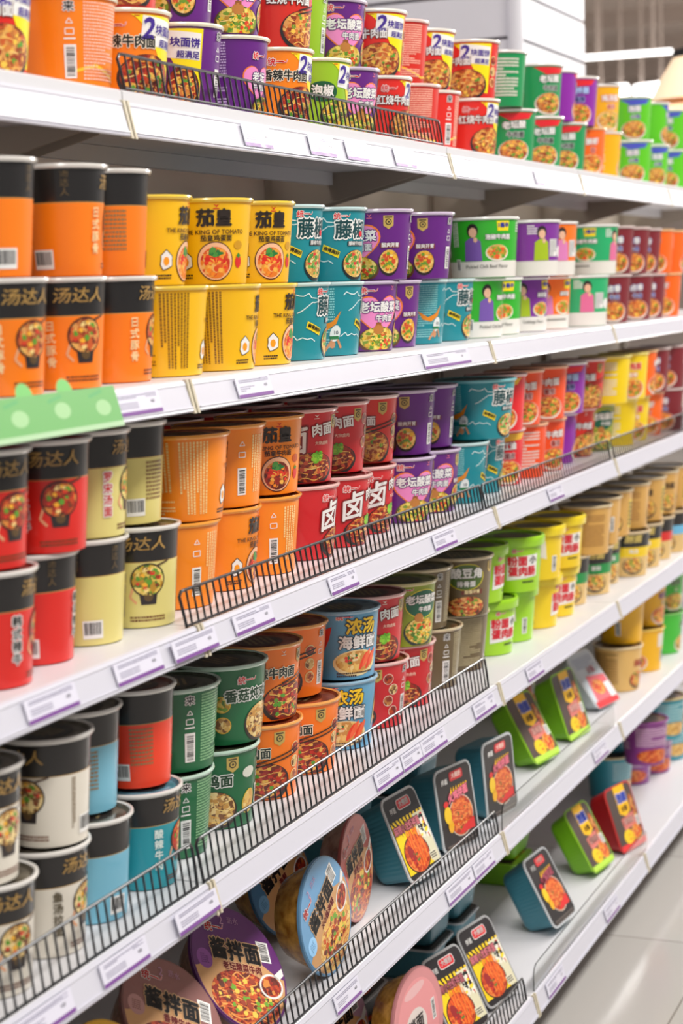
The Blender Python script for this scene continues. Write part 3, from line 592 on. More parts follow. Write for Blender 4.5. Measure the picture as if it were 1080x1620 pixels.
for b in range(5):
    y0, y1 = JY[b], JY[b + 1]
    root = empty('shelving_bay', (-.42, (y0 + y1) / 2, 0)); tag(root, bay_names[b], 'shelf', 'white shelving bays along the aisle'); off = Vector((.42, -(y0 + y1) / 2, 0))
    for yy in ((y0, y1) if b == 4 else (y0,)):
        bm = bmesh.new(); box(bm, -.47, yy - .02, 0, -.425, yy + .02, H + .45); box(bm, -.425, yy - .004, .1, -.4235, yy + .004, H + .44, 1); finish(bm, 'upright', [GREY, DARK], root, False, off)
    bm = bmesh.new()
    z = .1
    while z < H + .25:
        box(bm, -.452, y0 + .021, z, -.440, y1 - .021, z + .072); box(bm, -.452, y0 + .021, z + .072, -.446, y1 - .021, z + .085); z += .085
    finish(bm, 'back_panel', [GREY], root, False, off)
    for nm, (lx, lz, lh) in LIP.items():
        dz = DECK[nm] - .0006; zb = H + lz; back = -.31 if nm == 'top' else -.4225
        bm = bmesh.new(); a, e = y0 + .0015, y1 - .0015
        fx = lx - LEAN_IN - .003
        prism(bm, [(back, dz - .036), (back, dz - .002), (back + .003, dz), (fx - .004, dz), (fx, dz - .003), (fx, zb + .010), (fx - .016, zb + .010), (fx - .016, dz - .036)], a, e, 0)
        box(bm, back - .001, a + .03, dz - (.060 if nm == 'top' else .044), back + .014, e - .03, dz - .0365, 0)
        sh = finish(bm, 'shelf', [STEEL if nm != 'top' else STEEL], root, False, off)
        bm = bmesh.new()    # price rail: sloping channel with a rolled top and bottom edge
        t = LEAN_IN
        prism(bm, [(lx, zb), (lx + .0012, zb + .002), (lx - .0006, zb + .005), (lx - t * .85, zb + lh - .006), (lx - t * .8, zb + lh - .004), (lx - t, zb + lh), (lx - t - .003, zb + lh + .0005), (lx - t - .003, zb + .002)], a + .0075, e - .0075, 0)
        prism(bm, [(lx + .0009, zb + .0045), (lx + .0016, zb + .0052), (lx + .0010, zb + .0068), (lx - .0006, zb + .0058)], a + .0085, e - .0085, 0)
        ra = finish(bm, 'price_rail', [RAIL], sh, False)
        bm = bmesh.new()    # rubber joint cap at the left end of the rail
        for q in (-.0075, .0025):
            prism(bm, [(lx + .002, zb - .002), (lx - t + .002, zb + lh + .002), (lx - t - .0026, zb + lh + .002), (lx - t - .0026, zb)], y0 + q, y0 + q + .005, 0)
        prism(bm, [(lx - .001, zb + .001), (lx - t - .001, zb + lh), (lx - t - .0024, zb + lh), (lx - t - .0024, zb)], y0 - .003, y0 + .003, 1)
        finish(bm, 'joint_cap', [BEIGE, DARK], sh, False)
        fr, d0, d1 = (-.13, .115, .05) if nm == 'top' else (-.08, .0445, .041)
        for yy in (y0 + .0225, y1 - .0255):     # bracket plates below the shelf
            bm = bmesh.new()
            vs = [(-.424, dz - .004), (-.424, dz - d0), (-.40, dz - d0), (fr, dz - d1), (fr, dz - .037), (back, dz - .037), (back - .002, dz - .004)]
            prism(bm, [(x, z) for x, z in vs[::-1]], yy, yy + .003, 0)
            finish(bm, 'bracket', [GREY], sh, False)
    bm = bmesh.new(); box(bm, -.10, y0, 0, -.085, y1, H - 1.372); finish(bm, 'kick_plate', [mat('kick_grey', (150, 144, 138), rough=.6)], root, False, off)
# ------------------------------------------------------------------ wire fences
ORD = ['top', 'second', 'third', 'fourth', 'fifth', 'bottom']
WM = {}
def fence(shelf, y0, y1, label):
    lx, lz, lh = LIP[shelf]; xb = lx - LEAN_IN - .0075; z0 = DECK[shelf] - .0006; h = {'top': .045, 'third': .046, 'fourth': .057, 'fifth': .042, 'bottom': .043}[shelf]; ln = -.007
    root = empty('wire_fence', (xb, (y0 + y1) / 2, z0)); tag(root, label, 'wire fence', 'black wire fences along the shelf edges')
    L = (y1 - y0) / 2
    bm = bmesh.new(); tube(bm, [(0, -L + .004, .001), (ln * .5, -L + .002, h * .5), (ln, -L + .001, h - .006), (ln, -L + .006, h), (ln, -L + .014, h + .0004), (ln, L - .014, h + .0004), (ln, L - .006, h), (ln, L - .001, h - .006), (ln * .5, L - .002, h * .5), (0, L - .004, .001)], .0021, 0, 8)
    finish(bm, 'frame_wire', [WIRE], root)
    bm = bmesh.new(); tube(bm, [(0, -L + .004, .003), (0, L - .004, .003)], .0016, 0, 8); finish(bm, 'bottom_wire', [WIRE], root)
    n = int((y1 - y0 - .02) / .0182)
    if shelf == 'top': h -= 0
    key = round(h, 4)
    if key not in WM:
        bm = bmesh.new(); tube(bm, [(0, 0, .001), (ln * .97, 0, h)], .0015, 0, 6); o = finish(bm, 'upright_wire', [WIRE]); WM[key] = o.data; bpy.data.objects.remove(o)
    for k in range(n):
        o = bpy.data.objects.new('upright_wire', WM[key]); COL.objects.link(o); o.parent = root; o.location = (0, -L + .01 + (k + .5) * (2 * L - .02) / n, 0)
fence('top', JY[1] + .012, along(703, -.085, H + .24), 'black wire fence in front of the cups on the top shelf')
fence('third', JY[1] - .022, JY[2] - .035, 'long black wire fence before the orange and crimson tubs, third shelf')
fence('third', JY[2] - .026, along(965, -.02, H - .4), 'black wire fence on the third shelf, middle of its three')
fence('third', along(969, -.02, H - .4), JY[4] - .02, 'farthest black wire fence, third shelf at the right edge')
fence('fourth', JY[0] + .1, JY[1] - .018, 'near black wire fence before black-topped cups, fourth shelf left')
fence('fourth', JY[1] - .008, JY[2] - .03, 'long black wire fence before orange and blue tubs, fourth shelf')
fence('fifth', JY[1] + .012, along(787, -.02, H - 1.0), 'black wire fence before sauce bowls and blue trays, fifth shelf')
fence('bottom', JY[1] + .012, along(831, .035, H - 1.31), 'black wire fence before lobster-noodle trays, bottom shelf')
# ------------------------------------------------------------------ the cups
def fill(shelf, layer, x0, items):
    done = []
    for it in items:
        kind, px, rot = it[:3]; k = KINDS[kind]; z = DECK[shelf] + (k['h'] + .0006 if layer == 'upper' else 0)
        base = it[3] if len(it) > 3 else x0; best = None
        for dx in [0, -.008, .008, -.016, .016, -.024, -.032, -.04, -.048, -.056, -.064, -.072, -.08, -.09, -.1, -.11, -.12, -.13, -.14, -.16, -.18]:
            x = base + dx
            if x + k['R'] > LIPX[shelf] + .004: continue
            y = cup_y(px, x, k['R'], z + k['h'])
            if all(math.hypot(x - a, y - b) >= k['R'] + r + .0008 for a, b, r in done): best = (x, y); break
        if best is None: print('NOFIT', shelf, layer, kind, px); continue
        done.append((best[0], best[1], k['R'])); put(kind, best[0], best[1], z, rot, shelf, layer)
    return done
fill('top', 'lower', -.168, [('red_promo', 55, 8), ('orange_promo', 187, 168), ('orange_promo', 272, 12), ('purple_promo', 355, -42), ('purple_promo', 428, 85), ('orange_promo', 498, 28), ('lime_promo', 557, 32), ('purple', 602, 36),
    ('red_promo', 653, 44), ('red', 698, 138), ('red_promo', 730, -153), ('red_promo', 792, 25), ('green_red', 850, 15), ('green_red', 893, 20), ('green_red', 930, 10), ('tangerine', 960, 30), ('amber', 985, 100), ('grass', 1033, 10), ('grass', 1060, 30), ('grass', 1090, 0)])
fill('top', 'upper', -.168, [('red', 258, -10), ('purple', 345, -40), ('purple', 420, 28), ('red', 500, 24), ('lime_promo', 523, -130), ('purple', 582, 30), ('red_promo', 645, -4), ('red', 680, 140), ('red_promo', 722, 4), ('red_promo', 792, -28),
    ('green_red', 835, 130), ('green_red', 892, 35), ('violet', 915, 100), ('violet', 948, 15), ('amber', 983, 40), ('grass', 1033, 15), ('grass', 1060, 80), ('grass', 1090, 0)])
fill('second', 'upper', -.092, [('tall_orange', 60, 150), ('tall_orange', 172, 95), ('tall_orange', 240, -130), ('yellow_tomato', 305, 74), ('yellow_tomato', 402, 12), ('yellow_tomato', 468, 31), ('teal', 515, 48), ('teal', 582, 38), ('purple', 655, -32), ('purple', 720, -46),
    ('half_green', 822, 8), ('half_purple', 888, -60), ('half_orange', 915, -55), ('half_mint', 980, -25), ('maroon', 1005, 20), ('maroon', 1030, 20), ('maroon', 1048, 20), ('tangerine', 1068, 10), ('tangerine', 1088, 90)])
fill('second', 'lower', -.092, [('tall_orange', 80, 38), ('tall_orange', 172, 26), ('tall_orange', 250, 74), ('yellow_tomato', 333, 116), ('yellow_tomato', 415, 88), ('yellow_tomato', 472, 72), ('teal', 525, 72), ('teal', 578, 100), ('purple', 632, 34), ('purple', 668, -10), ('teal', 710, 132), ('teal', 752, 58),
    ('half_green', 800, 56), ('half_green', 828, 10), ('half_purple', 870, 36), ('half_orange', 905, 36), ('half_mint', 965, -70), ('maroon', 1000, 20), ('maroon', 1035, 20), ('maroon', 1055, 20), ('tangerine', 1080, 10)])
fill('third', 'upper', -.078, [('tall_red', 52, 38), ('tall_red', 147, 12), ('tall_cream', 208, 74), ('tall_cream', 265, -88), ('orange_tomato', 365, 113), ('orange_tomato', 422, -56), ('orange_tomato', 482, 25), ('braised_pork', 535, 16), ('braised_pork', 585, -6), ('red', 632, -18), ('purple', 692, -48), ('purple', 725, -42),
    ('teal_wide', 818, 48, -.1), ('scarlet', 835, 10), ('orange_red', 862, 25), ('orange_red', 900, 20), ('violet', 930, 20), ('red', 960, 0), ('lemon_red', 1000, 110), ('lemon_red', 1028, 20), ('tangerine', 1042, 80), ('maroon', 1062, 20), ('maroon', 1088, 0)])
fill('third', 'lower', -.078, [('tall_red', 62, 80), ('tall_red', 127, 116), ('tall_cream', 205, 136), ('tall_cream', 287, 6), ('orange_tomato', 350, -54), ('orange_tomato', 415, 72), ('orange_tomato', 478, -64), ('braised_pork', 538, 76), ('braised_pork', 590, 54), ('braised_pork', 628, 50), ('purple', 690, 31), ('purple', 730, 16),
    ('teal', 775, 100), ('teal', 802, 72), ('scarlet', 832, 30), ('orange_red', 868, 130), ('orange_red', 897, 40), ('violet', 915, 100), ('red', 945, 20), ('olive_pickle', 975, 30), ('lemon_red', 1010, 100), ('lemon_red', 1030, 20), ('tangerine', 1052, 20), ('maroon', 1085, 0)])
fill('fourth', 'upper', -.082, [('tall_white', 40, 40), ('tall_white', 150, -40), ('tall_blue', 195, -130), ('tall_vermilion', 280, -130), ('green_mushroom', 350, -175), ('green_mushroom', 425, 38), ('orange_beef', 480, 16), ('orange_beef', 520, -50), ('blue_seafood', 603, 26), ('braised_pork', 643, 12), ('olive_pickle', 693, 32), ('brown_bean', 717, -156), ('brown_bean', 782, 12),
    ('lime_tub', 805, 70), ('lime_tub', 862, 21), ('yellow_tub', 895, -48), ('yellow_tub', 927, 28), ('tan', 970, 110), ('tan', 985, -80), ('tan', 1003, 10), ('tan', 1030, 100), ('tan', 1055, 10), ('tan', 1075, 40), ('tan', 1092, 0)])
fill('fourth', 'lower', -.082, [('tall_white', 62, 30), ('tall_white', 145, 60), ('tall_blue', 212, 172), ('tall_teal', 290, 70), ('green_mushroom', 340, -172), ('green_mushroom', 412, -30), ('orange_beef', 480, -26), ('orange_beef', 540, -22), ('blue_seafood', 598, 8), ('braised_pork', 648, -46), ('braised_pork', 690, -10), ('brown_bean', 733, -163), ('brown_bean', 775, 138),
    ('lime_tub', 820, 42), ('lime_tub', 852, -55), ('yellow_tub', 890, 80), ('yellow_tub', 917, 36), ('band_green', 935, 20), ('band_green', 972, 20), ('band_green', 985, 40), ('band_yellow', 1030, 20), ('band_yellow', 1050, 20), ('band_red', 1068, 10), ('band_blue', 1090, 0)])
# cups standing behind, only their lids and upper walls show
def behind(shelf, x0, ys_kinds):
    for y, kind in ys_kinds:
        k = KINDS[kind]; zs = [DECK[shelf], DECK[shelf] + k['h'] + .0006]; x = x0
        clear = lambda: all(math.hypot(x - a, y - b) > k['R'] + r + .001 for s_, a, b, z, r, h in PLACED if s_ == shelf)
        while not clear() and x > -.422 + k['R']: x -= .004
        if not clear() or x < -.422 + k['R']: continue
        for z, layer in zip(zs, ('lower', 'upper')): put(kind, x, y, z, rnd.uniform(60, 160), shelf, 'back ' + layer)
behind('third', -.245, [(2.37, 'red'), (2.53, 'braised_pork'), (2.69, 'braised_pork'), (2.86, 'red'), (3.03, 'purple'), (3.21, 'purple')])
# ------------------------------------------------------------------ trays and sauce bowls on the two lowest shelves
def rrect(w, h, r, n=7):
    p = []
    for cx, cy, a in ((w / 2 - r, h / 2 - r, 0), (-w / 2 + r, h / 2 - r, 90), (-w / 2 + r, -h / 2 + r, 180), (w / 2 - r, -h / 2 + r, 270)):
        for k in range(n): t = math.radians(a + 90 * k / (n - 1)); p.append((cx + r * math.cos(t), cy + r * math.sin(t)))
    return p
def dense(p, step=.0022):
    q = []
    for (x0, y0), (x1, y1) in zip(p, p[1:] + p[:1]):
        d = math.hypot(x1 - x0, y1 - y0); n = max(1, int(d / step))
        for k in range(n): q.append((x0 + (x1 - x0) * k / n, y0 + (y1 - y0) * k / n))
    return q
TRAYS = {}
def tray_kind(key, Wd, Hh, D, body, art, flange, look, clear=False):
    """standing tub: lid in the local plane x = 0 (y across, z up), tub behind it"""
    bm = bmesh.new(); base = dense(rrect(Wd, Hh, .018)); n = len(base); rings = []
    def ring(s, x, rib=0):
        return [bm.verts.new((x, px * s * (1 + rib * (1 if int(i / 2) % 2 else 0)), pz * s * (1 + rib * (1 if int(i / 2) % 2 else 0)) + Hh / 2)) for i, (px, pz) in enumerate(base)]
    spec = [(1, -.0005, 0, 1), (1, -.0035, 0, 1), (.955, -.0035, 0, 0), (.94, -.010, 0, 0), (.915, -.014, .009, 0), (.845, -D + .012, .009, 0), (.82, -D + .005, 0, 0), (.76, -D, 0, 0)]
    for s, x, rib, mi in spec: rings.append((ring(s, x, rib), mi))
    for (r0, m0), (r1, m1) in zip(rings, rings[1:]):
        for i in range(n):
            f = bm.faces.new((r0[i], r0[(i + 1) % n], r1[(i + 1) % n], r1[i])); f.material_index = m0
    bm.faces.new(rings[-1][0]); bm.faces.new(rings[0][0][::-1]).material_index = 1
    bmesh.ops.recalc_face_normals(bm, faces=bm.faces)
    o1 = finish(bm, 'tray_body', [mat('tray_%d_%d_%d' % body, body, rough=.35, coat=.3), mat('flange_%d_%d_%d' % flange, flange, rough=.3, coat=.4)])
    bm = bmesh.new(); mats = []
    bg = Art().poly(rrect(Wd - .009, Hh - .009, .014), art[0], 0)
    stamp(bm, bg, mats, lambda x, y, d: (d, x, y + Hh / 2)); stamp(bm, art[1], mats, lambda x, y, d: (d * .6 + .0004, x, y + Hh / 2))
    o2 = finish(bm, 'film_lid', mats, smooth=False)
    for o in (o1, o2): COL.objects.unlink(o)
    TRAYS[key] = dict(parts=[o1, o2], look=look)
def put_tray(key, x, y, shelf, yaw, lean, label, group, z=None, flat=False):
    k = TRAYS[key]; o = empty('noodle_tray', (x, y, DECK[shelf]), 0)
    o.rotation_euler = (0, math.radians(-lean), math.radians(yaw))
    mw = o.rotation_euler.to_matrix()
    mz = min((mw @ v.co).z for p in k['parts'] for v in p.data.vertices)
    o.location.z = (DECK[shelf] if z is None else z) - mz + .0004
    for p in k['parts']: c = p.copy(); COL.objects.link(c); c.parent = o
    return tag(o, label, 'noodle tray', group)
TEAL, BLK = (66, 132, 148), (44, 38, 38)
def lobster():
    a = Art(); a.poly(rrect(.117, .105, .006) and [(-.0585, -.062), (.0585, -.062), (.0585, .034), (-.0585, .034)], (244, 206, 24), 1)
    for k in range(9): a.poly([(-.058 + k * .013, .034), (-.052 + k * .013, .034), (-.030 + k * .008, .0)], (30, 28, 26), 1.5)
    a.poly([(.02, .030), (.0585, .030), (.0585, -.062), (.035, -.062), (.012, -.02)], (226, 220, 190), 1.7)
    for k in range(5): a.poly([(.024 + k * .007, .026), (.030 + k * .007, .022), (.034 + k * .006, -.01 - k * .004), (.026 + k * .006, .0)], (30, 28, 26) if k % 2 else (246, 244, 230), 2)
    a.poly([(.046, .026), (.053, .026), (.053, -.02), (.046, -.01)], (196, 30, 36), 2.2)
    a.text('麻辣小龙虾拌面', -.010, .016, .0165, (240, 150, 160), (60, 16, 20), bold=.05, sx=.82, ow=.1)
    a.ell(-.010, -.034, .044, .034, (60, 30, 24), 2.4).ell(-.010, -.034, .041, .0315, F_RED, 3).noodles(-.002, -.020, .026, .042, [(236, 110, 40), (214, 78, 28), (244, 140, 60)], n=16, w=.0022, z=3.4, vert=True)
    a.ell(-.028, -.03, .010, .016, (150, 40, 40), 4.2, rot=.3).chunks(-.02, -.04, .02, .012, [(150, 40, 36), (200, 60, 40), (70, 130, 50)], n=12, z=4.4)
    a.chunks(.040, .004, .018, .030, [(26, 24, 24), (244, 240, 226), (246, 214, 60), (26, 24, 24), (240, 236, 220)], n=46, size=.005, z=2.3, seed=31)
    a.rect(.028, -.058, .052, -.042, (232, 226, 200), 4).block(.030, -.056, .050, -.044, BLACK, rows=3, z=4.5)
    a.poly([(.008 + p[0], .056 + p[1]) for p in rrect(.05, .019, .006, 4)], WHITE, 3).poly([(.008 + p[0], .056 + p[1]) for p in rrect(.047, .0165, .005, 4)], (206, 44, 50), 3.5).text('大辣娇', .008, .056, .012, WHITE, bold=.05)
    a.text('拌面', -.036, .050, .011, WHITE, bold=.04)
    return (36, 30, 32), a
def turkey():
    a = Art(); a.ell(.008, -.018, .042, .038, (220, 206, 190), 2).ell(.008, -.018, .040, .036, F_RED, 3).noodles(.008, -.016, .034, .03, [(232, 120, 50), (214, 92, 36), (240, 150, 80)], n=14, w=.0018, z=3.4)
    a.poly([(-.008, -.050), (.05, -.050), (.05, -.030), (.02, -.036)], (214, 50, 50), 3.8)
    for k in range(7): a.poly([(-.022 + k * .009, .024 + .002 * k), (-.012 + k * .009, .024 + .002 * k), (-.014 + k * .009, .040)], (244, 190, 30), 3.9)
    a.text('火鸡拌面', .006, .022, .0185, (236, 130, 150), (110, 20, 34), bold=.06, rot=.12, sx=.95, ow=.09)
    a.ell(-.036, -.008, .012, .016, (240, 200, 40), 4).ell(-.038, .012, .008, .006, (206, 40, 40), 4).ell(-.030, -.030, .009, .012, (236, 180, 40), 4)
    a.chunks(.008, -.02, .03, .026, [(60, 120, 50), (236, 200, 120), (200, 60, 30)], n=14, size=.0025, z=4.4)
    a.poly([(.008 + p[0], .058 + p[1]) for p in rrect(.046, .017, .005, 4)], (206, 56, 60), 3).text('大辣娇', .008, .058, .011, (250, 220, 210), bold=.05).text('拌面', -.034, .052, .011, WHITE, bold=.04)
    a.block(-.05, -.074, .05, -.062, (120, 110, 104), rows=2)
    return BLK, a
def snack():
    a = Art(); a.poly([(-.022, .075), (.030, .075), (.030, .010), (.004, .0), (-.022, .010)], (246, 190, 20), 1).text('泡面', .004, .044, .024, (70, 90, 190), (226, 226, 246), bold=.08)
    a.text('火锅', .004, .018, .015, (90, 60, 40), bold=.05)
    a.poly([(-.024, -.002), (.040, .006), (.040, -.026), (-.020, -.030)], (216, 130, 120), 2).text('香辣面', .008, -.012, .016, (240, 190, 180), (120, 40, 40), bold=.05)
    a.ell(-.012, -.046, .022, .017, (244, 206, 40), 2).ell(.030, -.044, .022, .020, F_TOM, 3).chunks(.01, -.046, .034, .016, [(240, 190, 40), (226, 110, 40), (200, 60, 40)], n=18, z=3.5)
    a.ell(.044, .016, .010, .030, F_BEEF, 2).rect(.040, -.030, .058, -.008, WHITE, 4).block(.042, -.028, .056, -.010, BLACK, rows=4, z=4.5)
    a.rect(-.0585, -.074, .0585, -.062, (190, 226, 90), 1)
    return (84, 70, 64), a
def snackred():
    bg, a = snack(); a.it[-1] = ([(-.0585, -.074), (.0585, -.074), (.0585, -.060), (-.0585, -.060)], [(0, 1, 2, 3)], (226, 60, 60), 1); return bg, a
def pinkpack():
    a = Art(); a.poly([(-.05, -.074), (.058, -.074), (.058, .0), (-.03, .01)], (232, 110, 120), 1).text('火锅', .01, .02, .02, (200, 130, 150), WHITE, bold=.05).ell(.0, -.025, .03, .02, F_TOM, 3).rect(.03, -.06, .056, -.02, WHITE, 3).block(-.05, .03, .05, .06, (170, 180, 200), rows=5).rect(-.0585, -.074, .0585, -.058, (206, 40, 50), 2)
    return (206, 214, 222), a
tray_kind('lobster', .128, .155, .069, TEAL, lobster(), (206, 206, 206), 'lobster')
tray_kind('turkey', .128, .155, .069, TEAL, turkey(), (206, 210, 212), 'turkey')
tray_kind('lime', .128, .155, .056, (126, 190, 30), snack(), (150, 206, 40), 'lime')
tray_kind('redtray', .128, .155, .056, (186, 26, 34), snackred(), (206, 50, 50), 'red')
tray_kind('pink', .128, .150, .040, (206, 216, 220), pinkpack(), (232, 236, 240), 'pink')
tray_kind('blacktray', .128, .155, .05, (40, 38, 38), lobster(), (170, 170, 170), 'black')
G5, G6 = 'noodle trays on the fifth shelf', 'noodle trays on the bottom shelf'
put_tray('lobster', -.046, 2.884, 'fifth', -6, 22.6, 'teal noodle tray with black and yellow lobster lid, beside round bowls', G5)
put_tray('turkey', -.052, 3.085, 'fifth', -12, 7.8, 'upright teal tray with black turkey-noodle lid, middle of fifth shelf', G5)
put_tray('turkey', -.043, 3.302, 'fifth', -9, 4.2, 'teal turkey-noodle tray standing just left of the lime trays', G5)
put_tray('lime', -.064, 3.690, 'fifth', -9, 29.4, 'nearest lime noodle tray leaning on the fifth shelf', G5)
put_tray('lime', -.061, 3.937, 'fifth', -7, 17.9, 'second lime noodle tray leaning on the fifth shelf', G5)
put_tray('pink', -.070, 4.235, 'fifth', -10, 36, 'glossy pale pack with pink label, beside yellow cups', G5)
put_tray('lime', -.235, 4.10, 'fifth', -8, 10, 'lime noodle tray partly hidden behind the pink pack', G5)
put_tray('blacktray', .006, 3.137, 'bottom', -10, 26.8, 'lobster-noodle tray right behind the bottom wire fence', G6)
put_tray('blacktray', -.002, 2.972, 'bottom', -12, 27, 'lobster-noodle tray half hidden by a pink bowl, bottom shelf', G6)
put_tray('turkey', .006, 3.558, 'bottom', -5, 27.7, 'teal tray with black turkey-noodle lid on the bottom shelf', G6)
put_tray('lime', -.010, 3.940, 'bottom', -7, 29.3, 'lime noodle tray leaning on the bottom shelf', G6)
put_tray('redtray', .014, 4.124, 'bottom', -13, 18.4, 'red noodle tray leaning on the bottom shelf', G6)
# trays lying flat, lid up
def lay_tray(key, x, y, shelf, level, label, yaw=0):
    z = DECK[shelf] + level
    o = put_tray(key, x, y, shelf, yaw, 90, label, G5 if shelf == 'fifth' else G6, z=z)
    return o
for x, y, lv, k, lb in [(-.178, 2.925, 0, 'turkey', 'flat teal tray lowest in the stack behind the lobster tray'), (-.178, 2.93, .0705, 'lobster', 'flat yellow-lidded teal tray topping the stack behind the lobster tray'),
                        (-.150, 3.20, 0, 'turkey', 'lowest flat teal tray behind the two turkey-noodle trays'), (-.150, 3.195, .0705, 'lobster', 'upper flat teal tray behind the two turkey-noodle trays')]:
    lay_tray(k, x, y, 'fifth', lv, lb)
for x, y, lv, k, lb in [(-.150, 3.24, 0, 'turkey', 'flat teal tray at the foot of the bottom-shelf stack'), (-.150, 3.245, .0705, 'turkey', 'flat teal tray on top of the bottom-shelf stack'),
                        (-.150, 3.40, 0, 'turkey', 'flat teal tray at the foot of the right bottom-shelf stack'), (-.150, 3.405, .0705, 'lobster', 'flat yellow-lidded teal tray topping the right bottom-shelf stack'), (-.150, 2.88, 0, 'blacktray', 'flat black tray lowest, behind the lobster-noodle trays'), (-.150, 2.88, .053, 'blacktray', 'flat black tray with lobster lid behind the lobster-noodle trays'),
                        (-.165, 3.83, 0, 'lime', 'flat lime tray lowest, behind the bottom teal tray'), (-.165, 3.835, .0585, 'lime', 'flat lime tray uppermost, behind the bottom teal tray')]:
    lay_tray(k, x, y, 'bottom', lv, lb)
# round sauce-noodle bowls
def bowl(label, x, y, shelf, yaw, lean, roll, R, main, title, sub, fm, side, D=.058, plainlid=False, group='round sauce-noodle bowls', lift=0):
    o = empty('noodle_bowl', (x, y, DECK[shelf]))
    bm = bmesh.new()
    prof = [(R * .66, -D), (R * .70, -D + .004), (R * .80, -D * .62), (R * .90, -D * .25), (R * .94, -.006), (R * .995, -.005), (R, -.002), (R * .995, 0)]
    rings = [[bm.verts.new((z, r * math.cos(k * math.tau / 72), r * math.sin(k * math.tau / 72) + R)) for k in range(72)] for r, z in prof]
    for i, (a, b) in enumerate(zip(rings, rings[1:])):
        for k in range(72): bm.faces.new((a[k], a[(k + 1) % 72], b[(k + 1) % 72], b[k])).material_index = 1 if i >= 4 else 0
    bm.faces.new(rings[0][::-1]); bm.faces.new(rings[-1]).material_index = 1
    bmesh.ops.recalc_face_normals(bm, faces=bm.faces)
    finish(bm, 'bowl_body', [side, ink(tuple(int(v * .85) for v in main))], o)
    a = Art(); a.ell(0, 0, R * .97, R * .97, main, 0, n=72)
    if plainlid:
        a.ell(0, 0, R * .80, R * .80, tuple(min(255, int(v * 1.08)) for v in main), .6, n=60).ell(-.01, -R * .05, R * .42, R * .36, (232, 220, 214), 1).text('拌面', -.01, R * .0, R * .3, (60, 50, 50), bold=.04).block(-R * .35, -R * .3, R * .2, -R * .15, (90, 80, 80), rows=3).bars(R * .6, R * .0, R * .14, R * .4).ell(0, R * .62, R * .4, R * .1, (236, 190, 190), 1)
    else:
        n = 40; p = [(R * .95 * math.cos(math.pi * 1.03 + math.pi * .94 * k / n), R * .95 * math.sin(math.pi * 1.03 + math.pi * .94 * k / n)) for k in range(n + 1)]
        top = [(R * .95 - R * 1.9 * k / 24, R * (-.08 + .38 * math.sin(math.pi * k / 24) ** 1.5)) for k in range(25)]
        a.poly(p + top, (202, 156, 108), 1)
        a.ell(0, -R * .48, R * .72, R * .44, fm, 2, n=50); a.noodles(0, -R * .5, R * .66, R * .40, [(216, 130, 60), (190, 90, 44), (230, 170, 96)], n=18, w=.0018, z=2.2)
        a.chunks(0, -R * .46, R * .68, R * .36, [(150, 60, 34), (110, 160, 50), (200, 90, 40), (236, 200, 90), (96, 44, 28)], n=80, size=.0056, z=2.6, seed=int(R * 1e4) + len(sub))
        a.ell(R * .62, -R * .22, R * .27, R * .2, (240, 236, 230), 4, rot=.3).ell(R * .62, -R * .22, R * .23, R * .165, F_SPICY, 4.4, rot=.3)
        a.poly([(R * .70, -R * .05), (R * .95, R * .12), (R * .96, R * .0), (R * .8, -R * .12)], (240, 236, 230), 4)
        a.text(title, -R * .02, R * .24, R * .36, BLACK, (214, 176, 132), bold=.06, ow=.06).text(sub, R * .06, -R * .005, R * .14, (120, 24, 30), (232, 190, 150), bold=.05)
        a.brand(-R * .42, R * .60, R * .17).text('2', -R * .2, R * .74, R * .2, (236, 200, 220), bold=0).text('沥水', R * .06, R * .76, R * .12, (226, 190, 214), bold=0)
        a.bars(R * .62, R * .34, R * .26, R * .34); a.ell(-R * .72, R * .06, R * .16, R * .16, tuple(min(255, v + 50) for v in main), 1.5).block(-R * .8, -R * .02, -R * .64, R * .14, main, rows=5, z=2)
    bm = bmesh.new(); mats = []; ca, sa = math.cos(roll), math.sin(roll)
    stamp(bm, a, mats, lambda u, v, d: (.0003 + d * .7, u * ca - v * sa, u * sa + v * ca + R))
    finish(bm, 'printed_lid', mats, o, smooth=False)
    o.rotation_euler = (0, math.radians(-lean), math.radians(yaw)); mw = o.rotation_euler.to_matrix()
    o.location.z = DECK[shelf] + lift + .0004 - min((mw @ v.co).z for c in o.children for v in c.data.vertices)
    return tag(o, label, 'noodle bowl', group)
AMB = mat('amber_plastic', (176, 120, 28), rough=.22, coat=.6, bump=.5, bscale=45, var=40)
CLR = mat('smoky_plastic', (150, 104, 84), rough=.25, coat=.6, bump=.4, bscale=40, var=30)
bowl('purple-lidded sauce-noodle bowl facing out under the fourth shelf', -.032, 2.212, 'fifth', -3.8, 34.5, -.52, .095, (92, 26, 104), '酱拌面', '老坛酸菜牛肉', F_SPICY, CLR)
bowl('light blue sauce-noodle bowl standing behind the wire fence', -.038, 2.440, 'fifth', -1.3, 6.5, .54, .090, (112, 160, 198), '酱拌面', 'XO酱海鲜', F_NOOD, AMB)
bowl('dark blue sauce-noodle bowl tucked left of the light blue bowl', -.165, 2.575, 'fifth', -8, 14, .40, .088, (70, 122, 160), '酱拌面', '海鲜', F_NOOD, AMB)
bowl('brick-red sauce-noodle bowl behind the light blue bowl', -.088, 2.672, 'fifth', 5, 3, .25, .088, (176, 82, 74), '酱拌面', '香辣牛肉', F_SPICY, CLR, D=.046)
bowl('yellow noodle bowl at the bottom left, cut by the photo edge', -.030, 1.838, 'fifth', -3, 30, -.3, .083, (226, 176, 30), '酱拌面', '鸡汁', F_NOOD, AMB)
bowl('brown-pink glossy noodle bowl between yellow and purple bowls', -.032, 2.018, 'fifth', -3, 36, -.7, .092, (138, 92, 88), '酱拌面', '香辣牛肉', F_SPICY, CLR)
